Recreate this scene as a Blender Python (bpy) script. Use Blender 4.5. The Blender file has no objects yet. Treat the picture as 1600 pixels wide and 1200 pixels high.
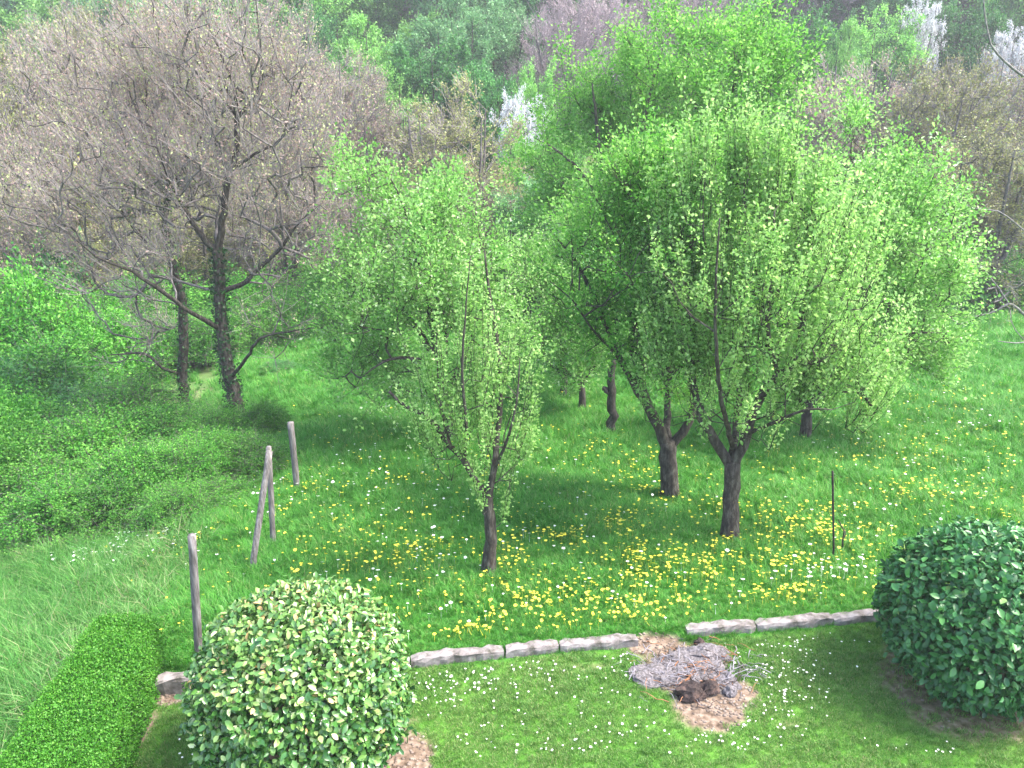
import bpy, math, random
import numpy as np
from mathutils import Vector, Matrix

S = bpy.context.scene
C = S.collection
R = math.radians
rng = np.random.default_rng(7)
random.seed(7)

# ------------------------------------------------------------------ camera
PITCH = R(22.0); FPX = 1331.0; CAMZ = 6.0
cam = bpy.data.cameras.new('camera'); camo = bpy.data.objects.new('camera', cam); C.objects.link(camo)
camo.location = (0, 0, CAMZ); camo.rotation_euler = (R(90) - PITCH, 0, 0)
cam.sensor_width = 36; cam.lens = 36 * FPX / 1600; cam.clip_start = .1; cam.clip_end = 1500
S.camera = camo

# ------------------------------------------------------------------ light
SUN_EL, SUN_AZ = R(56), R(96)          # azimuth clockwise from +Y (the view direction): sun ahead and to the right
w = bpy.data.worlds.new('World'); S.world = w; w.use_nodes = True
nt = w.node_tree; bg = nt.nodes['Background']
sky = nt.nodes.new('ShaderNodeTexSky'); sky.sky_type = 'NISHITA'; sky.sun_disc = False
sky.sun_elevation = SUN_EL; sky.sun_rotation = SUN_AZ; sky.dust_density = 3.0; sky.air_density = 1.0
nt.links.new(sky.outputs[0], bg.inputs[0]); bg.inputs[1].default_value = .15
sun = bpy.data.lights.new('sun', 'SUN'); suno = bpy.data.objects.new('sun', sun); C.objects.link(suno)
sun.energy = 2.3; sun.angle = R(20); sun.color = (1, .95, .86)
sd = Vector((math.sin(SUN_AZ) * math.cos(SUN_EL), math.cos(SUN_AZ) * math.cos(SUN_EL), math.sin(SUN_EL)))
suno.rotation_euler = sd.to_track_quat('Z', 'Y').to_euler(); suno.location = (20, 20, 30)
S.view_settings.view_transform = 'Standard'; S.view_settings.look = 'None'
S.view_settings.gamma = 1; S.view_settings.use_curve_mapping = False
S.view_settings.exposure = 2.4
S.render.engine = 'CYCLES'
S.cycles.max_bounces = 6; S.cycles.diffuse_bounces = 3; S.cycles.glossy_bounces = 1
S.cycles.transmission_bounces = 3; S.cycles.transparent_max_bounces = 4
S.cycles.caustics_reflective = False; S.cycles.caustics_refractive = False

# ------------------------------------------------------------------ terrain shape
def sstep(a, b, x):
    t = np.clip((x - a) / (b - a), 0, 1); return t * t * (3 - 2 * t)
def wallY(x): return 7.2 + .1416 * x
def softplus(v, k): return np.logaddexp(0, v / k) * k
def H(x, y):
    x = np.asarray(x, float); y = np.asarray(y, float)
    s = y - wallY(x)
    step = .08 * sstep(0, .18, s)
    xf = np.interp(y, [0, 9, 12.5, 19, 26], [-3.9, -3.8, -4.1, -6.0, -7.5])
    sp = softplus(s, .4)
    z = step - .135 * np.minimum(sp, 17) - .05 * np.clip(sp - 17, 0, 4)
    left = softplus(xf - x, .8)
    left = np.minimum(left, 9 + 0 * left)
    z = z - .22 * left
    z = z + .05 * np.sin(x * .9 + 1.3) * np.sin(y * .8) * sstep(.5, 3, s) + .03 * np.sin(x * 2.3 + y * 1.7) * sstep(.5, 3, s)
    # beyond the orchard: a dip, then the opposite hillside
    hill = .0
    z = z - 2.0 * sstep(24, 34, y) + .30 * softplus(y - 44, 4) + .10 * softplus(y - 75, 8)
    z = z + 1.2 * np.sin(x * .07 + 1) * sstep(30, 60, y)
    return z
def H1(x, y): return float(H(x, y))

_cp, _sp = math.cos(PITCH), math.sin(PITCH)
def ray(px, py):
    u = (px - 800) / FPX; v = -(py - 600) / FPX
    return Vector((u, _cp + v * _sp, -_sp + v * _cp))
def at(px, py, Y):
    d = ray(px, py); t = Y / d.y
    return Vector((d.x * t, Y, CAMZ + d.z * t))
def gnd(px, py, lift=0.):
    d = ray(px, py); t = 3.0
    while t < 90:
        p = d * t
        if CAMZ + p.z - lift <= H1(p.x, p.y): break
        t += .1
    a, b = t - .1, t
    for _ in range(14):
        m = (a + b) / 2; p = d * m
        if CAMZ + p.z - lift <= H1(p.x, p.y): b = m
        else: a = m
    p = d * b
    return Vector((p.x, p.y, CAMZ + p.z))
def gnd_many(px, py):
    """vectorised ground hit for arrays of view directions"""
    u = (px - 800) / FPX; v = -(py - 600) / FPX
    dx, dy, dz = u, _cp + v * _sp, -_sp + v * _cp
    lo = np.full(px.shape, 3.0); hi = np.full(px.shape, 60.0)
    for t in np.arange(3, 60, .25):
        above = CAMZ + dz * t > H(dx * t, dy * t)
        lo = np.where(above & (hi >= 60), t, lo)
        hi = np.where((~above) & (hi >= 60), t, hi)
    for _ in range(12):
        m = (lo + hi) / 2; ab = CAMZ + dz * m > H(dx * m, dy * m)
        lo = np.where(ab, m, lo); hi = np.where(ab, hi, m)
    x, y = dx * hi, dy * hi
    return x, y, H(x, y)

# ------------------------------------------------------------------ tags
def tag(o, label=None, cat=None, group=None, kind=None):
    if label: o['label'] = label
    if cat: o['category'] = cat
    if group: o['group'] = group
    if kind: o['kind'] = kind
    return o
def empty(name, loc=(0, 0, 0), rz=0):
    o = bpy.data.objects.new(name, None); C.objects.link(o); o.location = loc; o.rotation_euler = (0, 0, rz)
    o.empty_display_size = .2
    return o
def link(name, me, mat=None, parent=None, loc=None):
    o = bpy.data.objects.new(name, me); C.objects.link(o)
    if mat is not None and not me.materials: me.materials.append(mat)
    if parent is not None: o.parent = parent
    if loc is not None: o.location = loc
    return o

# ------------------------------------------------------------------ materials
def newmat(name):
    m = bpy.data.materials.new(name); m.use_nodes = True
    t = m.node_tree; t.nodes.clear()
    out = t.nodes.new('ShaderNodeOutputMaterial')
    return m, t, out
def N(t, typ, **kw):
    n = t.nodes.new(typ)
    for k, v in kw.items():
        if k.startswith('i_'):
            key = k[2:]; key = int(key) if key.isdigit() else key
            n.inputs[key].default_value = v
        else: setattr(n, k, v)
    return n
def ramp(t, stops, src=None):
    r = t.nodes.new('ShaderNodeValToRGB'); e = r.color_ramp.elements
    while len(e) < len(stops): e.new(.5)
    for i, (p, c) in enumerate(stops):
        e[i].position = p; e[i].color = (*c, 1)
    if src is not None: t.links.new(src, r.inputs[0])
    return r
def leafmat(name, stops, trans=.35, rough=.5, spec=.3, objvar=.25, patch=.0, pscale=.6):
    """stops are chosen by the per-leaf attribute 'tint'"""
    m, t, out = newmat(name); L = t.links.new
    at_ = N(t, 'ShaderNodeAttribute', attribute_name='tint')
    src = at_.outputs['Fac']
    if patch:
        geo = N(t, 'ShaderNodeNewGeometry')
        nz = N(t, 'ShaderNodeTexNoise'); nz.inputs['Scale'].default_value = pscale; nz.inputs['Detail'].default_value = 5; nz.inputs['Roughness'].default_value = .62
        L(geo.outputs['Position'], nz.inputs['Vector'])
        a = N(t, 'ShaderNodeMath', operation='MULTIPLY_ADD', use_clamp=True); L(nz.outputs[0], a.inputs[0])
        a.inputs[1].default_value = patch * 2
        b = N(t, 'ShaderNodeMath', operation='ADD'); L(src, b.inputs[0]); b.inputs[1].default_value = -patch
        L(b.outputs[0], a.inputs[2]); src = a.outputs[0]
    r = ramp(t, stops, src)
    oi = N(t, 'ShaderNodeObjectInfo')
    v = N(t, 'ShaderNodeMapRange'); L(oi.outputs['Random'], v.inputs[0])
    v.inputs['To Min'].default_value = 1 - objvar; v.inputs['To Max'].default_value = 1 + objvar
    hs = N(t, 'ShaderNodeHueSaturation'); L(r.outputs[0], hs.inputs['Color']); L(v.outputs[0], hs.inputs['Value'])
    p = N(t, 'ShaderNodeBsdfPrincipled'); L(hs.outputs[0], p.inputs['Base Color'])
    p.inputs['Roughness'].default_value = rough; p.inputs['Specular IOR Level'].default_value = spec
    tr = N(t, 'ShaderNodeBsdfTranslucent'); 
    hs2 = N(t, 'ShaderNodeHueSaturation'); L(hs.outputs[0], hs2.inputs['Color'])
    hs2.inputs['Saturation'].default_value = 1.1; hs2.inputs['Value'].default_value = 1.3
    L(hs2.outputs[0], tr.inputs['Color'])
    mx = N(t, 'ShaderNodeMixShader'); mx.inputs[0].default_value = trans
    L(p.outputs[0], mx.inputs[1]); L(tr.outputs[0], mx.inputs[2]); L(mx.outputs[0], out.inputs[0])
    return m
def surfmat(name, cols, scale=8, rough=.9, bump=.3, detail=6, spec=.2, stretch=(1, 1, 1), dist=.02):
    m, t, out = newmat(name); L = t.links.new
    tc = N(t, 'ShaderNodeTexCoord'); mp = N(t, 'ShaderNodeMapping'); mp.inputs['Scale'].default_value = stretch
    L(tc.outputs['Object'], mp.inputs[0])
    nz = N(t, 'ShaderNodeTexNoise'); nz.inputs['Scale'].default_value = scale; nz.inputs['Detail'].default_value = detail
    nz.inputs['Roughness'].default_value = .65
    L(mp.outputs[0], nz.inputs['Vector'])
    n = len(cols); r = ramp(t, [(.3 + .4 * i / max(1, n - 1), c) for i, c in enumerate(cols)], nz.outputs[0])
    p = N(t, 'ShaderNodeBsdfPrincipled'); L(r.outputs[0], p.inputs['Base Color'])
    p.inputs['Roughness'].default_value = rough; p.inputs['Specular IOR Level'].default_value = spec
    b = N(t, 'ShaderNodeBump'); b.inputs['Strength'].default_value = bump; b.inputs['Distance'].default_value = dist
    L(nz.outputs[0], b.inputs['Height']); L(b.outputs[0], p.inputs['Normal']); L(p.outputs[0], out.inputs[0])
    return m

M = {}
M['bark_dark'] = surfmat('bark_dark', [(.018, .014, .012), (.05, .042, .036), (.13, .12, .10)], 22, bump=.9, stretch=(1, 1, .35))
M['bark_grey'] = surfmat('bark_grey', [(.05, .042, .04), (.12, .105, .10), (.24, .22, .21)], 14, bump=.6, stretch=(1, 1, .4))
M['bark_pale'] = surfmat('bark_pale', [(.10, .09, .085), (.18, .165, .16), (.30, .28, .27)], 16, bump=.4)
M['twig_brown'] = surfmat('twig_brown', [(.17, .145, .14), (.31, .28, .27)], 5, bump=0)
M['twig_purple'] = surfmat('twig_purple', [(.22, .17, .18), (.34, .28, .29)], 5, bump=0)
M['wood_grey'] = surfmat('wood_grey', [(.06, .052, .048), (.15, .135, .13), (.27, .25, .245)], 12, bump=.5, stretch=(3, 3, .4))
M['concrete'] = surfmat('concrete', [(.05, .048, .035), (.16, .14, .135), (.25, .225, .225), (.33, .305, .30)], 7, bump=.7, detail=12)
M['metal_dark'] = surfmat('metal_dark', [(.02, .018, .018), (.06, .045, .04)], 30, bump=.2, rough=.6)
M['ash'] = surfmat('ash', [(.03, .026, .026), (.13, .115, .12), (.25, .23, .245)], 40, bump=.9, detail=10)
M['char'] = surfmat('char', [(.010, .008, .008), (.045, .032, .030), (.13, .085, .07)], 14, bump=.9, detail=8)
M['twig_ash'] = surfmat('twig_ash', [(.13, .12, .135), (.30, .28, .31)], 20, bump=.2)
M['twig_rust'] = surfmat('twig_rust', [(.12, .05, .03), (.38, .19, .10)], 20, bump=.2)
# leaf colours
M['pear'] = leafmat('pear_leaf', [(0, (.09, .21, .045)), (.5, (.20, .38, .10)), (1, (.44, .62, .25))], .56, objvar=.0, patch=.25, pscale=.9)
M['cherry'] = leafmat('cherry_leaf', [(0, (.06, .20, .03)), (.5, (.145, .35, .065)), (1, (.33, .54, .16))], .56, objvar=.0, patch=.3, pscale=.7)
M['apple'] = leafmat('apple_leaf', [(0, (.09, .24, .045)), (.5, (.20, .41, .10)), (.93, (.40, .58, .23)), (1, (.60, .68, .48))], .54, objvar=.0, patch=.2)
M['bud_pink'] = leafmat('bud_pink', [(0, (.18, .125, .11)), (.45, (.31, .22, .195)), (.68, (.22, .26, .11)), (1, (.35, .41, .16))], .3, patch=.3, pscale=.35)
M['bud_olive'] = leafmat('bud_olive', [(0, (.16, .14, .08)), (.5, (.27, .28, .11)), (1, (.38, .43, .16))], .3, patch=.3, pscale=.35)
M['bud_mauve'] = leafmat('bud_mauve', [(0, (.22, .16, .18)), (.6, (.33, .26, .28)), (1, (.42, .37, .33))], .3)
M['wood_green'] = leafmat('wood_green', [(0, (.08, .22, .045)), (.5, (.17, .38, .08)), (1, (.30, .53, .15))], .35, patch=.2, pscale=.3)
M['wood_blue'] = leafmat('wood_blue', [(0, (.08, .21, .075)), (.5, (.15, .34, .125)), (1, (.26, .46, .21))], .35, patch=.2, pscale=.3)
M['wood_dark'] = leafmat('wood_dark', [(0, (.03, .11, .03)), (.5, (.06, .20, .045)), (1, (.12, .31, .08))], .3, patch=.2, pscale=.3)
M['blossom'] = leafmat('blossom', [(0, (.42, .44, .44)), (.5, (.60, .60, .62)), (1, (.75, .74, .76))], .3)
M['thicket'] = leafmat('thicket_leaf', [(0, (.018, .10, .012)), (.45, (.065, .25, .025)), (1, (.21, .46, .08))], .38, patch=.35, pscale=.5)
M['ivy'] = leafmat('ivy_leaf', [(0, (.012, .045, .014)), (1, (.04, .11, .03))], .15)
M['forsythia'] = leafmat('forsythia', [(0, (.32, .31, .06)), (1, (.55, .50, .09))], .3)
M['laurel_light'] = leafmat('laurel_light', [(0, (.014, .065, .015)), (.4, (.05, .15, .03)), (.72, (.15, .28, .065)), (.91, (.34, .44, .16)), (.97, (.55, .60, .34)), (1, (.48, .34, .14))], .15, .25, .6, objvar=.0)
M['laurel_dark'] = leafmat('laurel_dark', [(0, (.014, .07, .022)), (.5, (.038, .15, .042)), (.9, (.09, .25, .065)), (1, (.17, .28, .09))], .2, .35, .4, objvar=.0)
M['hedge'] = leafmat('hedge_leaf', [(0, (.04, .17, .015)), (.5, (.085, .30, .028)), (1, (.18, .42, .06))], .35, patch=.1)
M['grass_meadow'] = leafmat('grass_meadow', [(0, (.03, .15, .018)), (.45, (.065, .255, .028)), (.8, (.13, .35, .055)), (1, (.26, .34, .11))], .35, patch=.45, pscale=.55, objvar=.2)
M['grass_lawn'] = leafmat('grass_lawn', [(0, (.045, .16, .022)), (.45, (.105, .25, .045)), (.8, (.20, .32, .085)), (1, (.35, .34, .17))], .35, patch=.35, pscale=1.1, objvar=.2)
M['grass_rough'] = leafmat('grass_rough', [(0, (.035, .15, .02)), (.4, (.08, .25, .045)), (.72, (.16, .31, .085)), (.9, (.28, .29, .15)), (1, (.38, .33, .23))], .35, patch=.5, pscale=.45, objvar=.2)
M['petal_yellow'] = leafmat('petal_yellow', [(0, (.72, .60, .02)), (1, (.90, .85, .12))], .2, objvar=.1)
M['petal_white'] = leafmat('petal_white', [(0, (.75, .78, .66)), (1, (.90, .90, .86))], .2, objvar=.05)

# ground: one sheet; colour from painted zones (lawn / meadow / rough / bare soil)
def ground_mat():
    m, t, out = newmat('ground_cover'); L = t.links.new
    geo = N(t, 'ShaderNodeNewGeometry')
    def noise(sc, det=5):
        n = N(t, 'ShaderNodeTexNoise'); n.inputs['Scale'].default_value = sc; n.inputs['Detail'].default_value = det
        L(geo.outputs['Position'], n.inputs['Vector']); return n.outputs[0]
    n1, n2 = noise(.7), noise(14)
    md = ramp(t, [(.3, (.018, .085, .012)), (.55, (.035, .15, .02)), (.75, (.07, .20, .035))], n1)
    rf = ramp(t, [(.3, (.05, .13, .025)), (.5, (.12, .18, .06)), (.68, (.14, .15, .07))], n1)
    lw = ramp(t, [(.3, (.045, .15, .015)), (.7, (.10, .22, .035))], n1)
    so = ramp(t, [(.3, (.06, .042, .03)), (.5, (.16, .115, .085)), (.7, (.27, .21, .165))], n2)
    def mix(a, b, attr):
        at_ = N(t, 'ShaderNodeAttribute', attribute_name=attr)
        x = N(t, 'ShaderNodeMix', data_type='RGBA'); L(at_.outputs['Fac'], x.inputs[0]); L(a, x.inputs[6]); L(b, x.inputs[7]); return x.outputs[2]
    c = mix(md.outputs[0], rf.outputs[0], 'rough'); c = mix(c, lw.outputs[0], 'lawn'); c = mix(c, so.outputs[0], 'soil')
    p = N(t, 'ShaderNodeBsdfPrincipled'); L(c, p.inputs['Base Color']); p.inputs['Roughness'].default_value = .95
    p.inputs['Specular IOR Level'].default_value = .1
    b = N(t, 'ShaderNodeBump'); b.inputs['Strength'].default_value = .8; b.inputs['Distance'].default_value = .02
    L(n2, b.inputs['Height']); L(b.outputs[0], p.inputs['Normal']); L(p.outputs[0], out.inputs[0])
    return m
M['ground'] = ground_mat()

# ------------------------------------------------------------------ mesh builders (numpy)
def mesh_np(name, verts, faces, k, tint=None, smooth=False):
    me = bpy.data.meshes.new(name); nf = len(faces)
    me.vertices.add(len(verts)); me.vertices.foreach_set('co', np.ascontiguousarray(verts, np.float32).ravel())
    me.loops.add(nf * k); me.loops.foreach_set('vertex_index', np.ascontiguousarray(faces, np.int32).ravel())
    me.polygons.add(nf); me.polygons.foreach_set('loop_start', np.arange(0, nf * k, k, dtype=np.int32))
    me.polygons.foreach_set('loop_total', np.full(nf, k, np.int32))
    if smooth: me.polygons.foreach_set('use_smooth', np.ones(nf, bool))
    if tint is not None:
        a = me.attributes.new('tint', 'FLOAT', 'FACE'); a.data.foreach_set('value', np.ascontiguousarray(tint, np.float32))
    me.update(calc_edges=True)
    return me
def unit(v): return v / np.maximum(np.linalg.norm(v, axis=-1, keepdims=True), 1e-9)
def leaf_verts(p, axis, nrm, ln, wd, fold=.25):
    """quad leaf (rhombus, lifted tip) at p along axis"""
    side = unit(np.cross(axis, nrm)); nrm = unit(np.cross(side, axis))
    ln = ln[:, None]; wd = wd[:, None]
    a = p; b = p + axis * ln * .5 + side * wd * .5 + nrm * ln * fold * .3
    c = p + axis * ln - nrm * ln * fold * .2; d = p + axis * ln * .5 - side * wd * .5 + nrm * ln * fold * .3
    return np.stack([a, b, c, d], 1)
def leaves_mesh(name, p, axis, nrm, ln, wd, tint, fold=.25):
    V = leaf_verts(p, axis, nrm, ln, wd, fold).reshape(-1, 3)
    F = np.arange(len(p) * 4).reshape(-1, 4)
    return mesh_np(name, V, F, 4, tint)
def tubes(p0, p1, t0, t1, r0, r1, n):
    """one open tube per edge; returns verts, quads"""
    ref = np.array([.31, .87, .38])
    ref2 = np.array([.9, -.2, .35])
    def ring(p, t, r):
        t = unit(t); q = np.where(np.abs(t @ ref)[:, None] > .93, ref2, ref)
        u = unit(np.cross(t, q)); v = np.cross(t, u)
        a = np.arange(n) * 2 * np.pi / n
        return p[:, None] + r[:, None, None] * (u[:, None] * np.cos(a)[None, :, None] + v[:, None] * np.sin(a)[None, :, None])
    A = ring(p0, t0, r0); B = ring(p1, t1, r1)
    V = np.concatenate([A, B], 1).reshape(-1, 3)
    i = np.arange(n); j = (i + 1) % n
    f = np.stack([i, j, j + n, i + n], 1)
    F = (f[None] + (np.arange(len(p0)) * 2 * n)[:, None, None]).reshape(-1, 4)
    return V, F
def poly_tube(name, pts, rad, n=10, rough=.0, seed=0, cap=True):
    """continuous tube along a polyline with lumpy bark"""
    rs = np.random.default_rng(seed)
    P = np.array(pts, float); Rr = np.array(rad, float)
    T = np.gradient(P, axis=0); T = unit(T)
    ref = np.array([.31, .87, .38]); u = unit(np.cross(T, ref)); v = np.cross(T, u)
    a = np.arange(n) * 2 * np.pi / n
    rr = Rr[:, None] * (1 + rough * (rs.random((len(P), n)) - .5) + rough * .6 * np.sin(a * 3 + seed)[None])
    V = P[:, None] + rr[..., None] * (u[:, None] * np.cos(a)[None, :, None] + v[:, None] * np.sin(a)[None, :, None])
    V = V.reshape(-1, 3); m = len(P)
    i = np.arange(n); j = (i + 1) % n
    F = np.concatenate([np.stack([i + k * n, j + k * n, j + (k + 1) * n, i + (k + 1) * n], 1) for k in range(m - 1)])
    if cap:
        V = np.vstack([V, P[-1] + T[-1] * Rr[-1] * .3]); c = len(V) - 1
        F = np.vstack([F, np.stack([i + (m - 1) * n, j + (m - 1) * n, np.full(n, c), np.full(n, c)], 1)[:, [0, 1, 2, 2]]])
        me = bpy.data.meshes.new(name)
        me.from_pydata(V.tolist(), [], [tuple(dict.fromkeys(f)) for f in F.tolist()])
        me.polygons.foreach_set('use_smooth', np.ones(len(me.polygons), bool)); me.update(); return me
    return mesh_np(name, V, F, 4, smooth=True)
def resample(pts, step=.15, wob=.0, seed=0):
    """pts: rows x y z r -> Catmull-Rom resampled"""
    P = np.array(pts, float); out = []
    Q = np.vstack([2 * P[0] - P[1], P, 2 * P[-1] - P[-2]])
    for i in range(1, len(Q) - 2):
        n = max(2, int(np.linalg.norm(Q[i + 1, :3] - Q[i, :3]) / step))
        for k in range(n):
            t = k / n
            out.append(.5 * (2 * Q[i] + (Q[i + 1] - Q[i - 1]) * t + (2 * Q[i - 1] - 5 * Q[i] + 4 * Q[i + 1] - Q[i + 2]) * t * t + (3 * Q[i] - Q[i - 1] - 3 * Q[i + 1] + Q[i + 2]) * t ** 3))
    out.append(P[-1]); out = np.array(out)
    if wob:
        rs = np.random.default_rng(seed); n = rs.normal(0, 1, (len(out), 3)); n[0] = 0
        out[1:, :3] += n[1:] * np.minimum(out[1:, 3:4] * wob, .03)
    out[:, 3] = np.maximum(out[:, 3], .003)
    return out

def clump(p, seed, s=1.9):
    x, y, z = p[:, 0] * s + seed, p[:, 1] * s + seed * 2.3, p[:, 2] * s * 1.5
    v = np.sin(x + 1.7 * np.sin(y * .8)) * np.sin(y + 1.3 * np.sin(z)) + np.sin(z * 1.3 + 1.5 * np.sin(x * 1.1)) * .8 + .5 * np.sin(x * 2.7 + z * 2.1) * np.sin(y * 2.9)
    return .5 + .38 * v
# ------------------------------------------------------------------ tree grower
class Tree:
    """Limbs are given; branches grow to fill crown ellipsoids; twigs and leaves sit on the branches."""
    def __init__(s, seed):
        s.rs = np.random.default_rng(seed); s.pos = []; s.par = []; s.fixr = []; s.limbs = []
        s.seed = seed
    def limb(s, pts, start=None):
        """pts rows (x,y,z,r). start: node index to attach to"""
        q = resample(pts, .16, .13 if len(s.limbs) else .05, s.seed + len(s.limbs)); s.limbs.append(q)
        if len(s.pos): # attach to the nearest existing node
            d = np.linalg.norm(np.array(s.pos) - q[0, :3], axis=1); par = int(np.argmin(d))
        else: par = -1
        for k, r in enumerate(q):
            s.pos.append(r[:3].copy()); s.par.append(par); s.fixr.append(r[3]); par = len(s.pos) - 1
    def attractors(s, ells, n):
        """ellipsoids (cx,cy,cz,rx,ry,rz[,weight]); points biased to the outside"""
        v = np.array([e[3] * e[4] * e[5] * (e[6] if len(e) > 6 else 1) for e in ells]); v = v / v.sum()
        out = []
        for e, f in zip(ells, v):
            m = max(3, int(n * f)); d = unit(s.rs.normal(size=(m, 3))); r = s.rs.random(m) ** (1 / 2.4) * (.72 + .55 * np.clip(clump(d * 1.6, s.seed + e[0], 1.5), 0, 1))
            out.append(np.array(e[:3]) + d * r[:, None] * np.array(e[3:6]))
        return np.concatenate(out)
    def grow(s, att, seg=.22, up=.25, gnarl=.05, minlevel=.35):
        base = np.array(s.pos); hi = base[:, 2].min() + minlevel * (base[:, 2].max() - base[:, 2].min())
        n0 = len(base); cap = n0 + len(att) * 30
        P = np.zeros((cap, 3)); P[:n0] = base; n = n0
        par = list(s.par); ok = np.zeros(cap, bool); ok[:n0] = base[:, 2] >= hi
        if not ok.any(): ok[:n0] = True
        d0 = np.array([np.min(np.linalg.norm(base[ok[:n0]] - a, axis=1)) for a in att])
        order = np.argsort(d0 * (1 + .35 * s.rs.random(len(att))))
        s.tips = []
        for ai in order:
            a = att[ai]; diff = a - P[:n]; dist = np.linalg.norm(diff, axis=1)
            cost = dist * (1.25 - .45 * np.clip(diff[:, 2] / np.maximum(dist, 1e-6), -1, 1)) + (~ok[:n]) * 1e3
            k = int(np.argmin(cost)); L = dist[k]
            if L < .08: continue
            m = max(1, min(28, int(round(L / seg))))
            p = par[k]; t0 = unit(P[k] - P[p]) if p >= 0 else np.array([0, 0, 1.])
            dirn = diff[k] / L; c = P[k] + (t0 * .25 + dirn * .55 + np.array([0, 0, -up * .4])) * L * .5
            prev = k
            for i in range(1, m + 1):
                t = i / m
                q = (1 - t) ** 2 * P[k] + 2 * t * (1 - t) * c + t * t * a
                if i < m: q = q + s.rs.normal(0, gnarl * min(L, 1) * .6, 3)
                if n >= cap: break
                P[n] = q; par.append(prev); ok[n] = True; prev = n; n += 1
            s.tips.append(prev)
        s.P = P[:n].copy(); s.parent = np.array(par[:n]); s.n0 = n0
    def radii(s, tip=.006, ex=2.4, mx=.08):
        n = len(s.P); a = np.zeros(n); kids = np.zeros(n, int)
        for i in range(n - 1, 0, -1):
            if a[i] == 0: a[i] = tip ** ex
            p = s.parent[i]
            if p >= 0: a[p] += a[i]
        if a[0] == 0: a[0] = tip ** ex
        s.r = np.minimum(a ** (1 / ex), mx)
        s.r[:s.n0] = np.array(s.fixr)
    def branch_mesh(s, name, rmin=0, rmax=9, n=4):
        i = np.arange(s.n0, len(s.P)); i = i[(s.r[i] >= rmin) & (s.r[i] < rmax)]
        if not len(i): i = np.arange(s.n0, len(s.P))[:1]
        p = s.parent[i]; gp = s.parent[np.maximum(p, 0)]
        t1 = s.P[i] - s.P[p]; inside = p >= s.n0
        t0 = np.where((inside & (gp >= 0))[:, None], s.P[p] - s.P[gp], t1)
        r0 = np.where(inside, np.minimum(s.r[p], s.r[i] * 1.25), s.r[i])
        return tubes(s.P[p], s.P[i], t0, t1, r0, s.r[i], n)
    def twigs(s, n, ln, up=.3, out=.5, rnd=.6, rmaxnode=.02, droop=0, centre=None, tipshare=.6, region=None):
        """returns (start, end-ish control) arrays of twigs"""
        rs = s.rs; c = centre if centre is not None else s.P[:s.n0].mean(0)
        cand = np.arange(s.n0, len(s.P)); cand = cand[s.r[cand] < rmaxnode]
        tips = np.array(s.tips)
        k = np.where(rs.random(n) < tipshare, rs.choice(tips, n), rs.choice(cand, n))
        vo = clump(s.P[k], s.seed); k = k[vo > rs.random(n) * .9 - .15]; n = len(k)
        st = s.P[k].copy()
        o = unit(st - c); own = unit(s.P[k] - s.P[s.parent[k]])
        d = unit(o * out + own * .5 + np.array([0, 0, up]) + rs.normal(0, rnd, (n, 3)))
        L = rs.uniform(ln[0], ln[1], n)
        en = st + d * L[:, None] + np.array([0, 0, -droop]) * (L[:, None] ** 2)
        return st, d, L, en
def twig_mesh(st, en, mid, r, n=3):
    a = tubes(st, mid, mid - st, en - st, np.full(len(st), r), np.full(len(st), r * .75), n)
    b = tubes(mid, en, en - st, en - mid, np.full(len(st), r * .75), np.full(len(st), r * .3), n)
    return np.vstack([a[0], b[0]]), np.vstack([a[1], b[1] + len(a[0])])
def on_twigs(rs, st, mid, en, n, spread, lo=.1):
    wt = rs.gamma(1.6, 1, len(st)) + .05; k = rs.choice(len(st), n, p=wt / wt.sum()); t = rs.uniform(lo, 1.02, n)[:, None]
    p = (1 - t) ** 2 * st[k] + 2 * t * (1 - t) * (2 * mid[k] - .5 * st[k] - .5 * en[k]) + t * t * en[k]
    tw = unit(en[k] - st[k])
    off = rs.normal(0, spread, (n, 3))
    return p + off, tw, off, k

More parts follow.
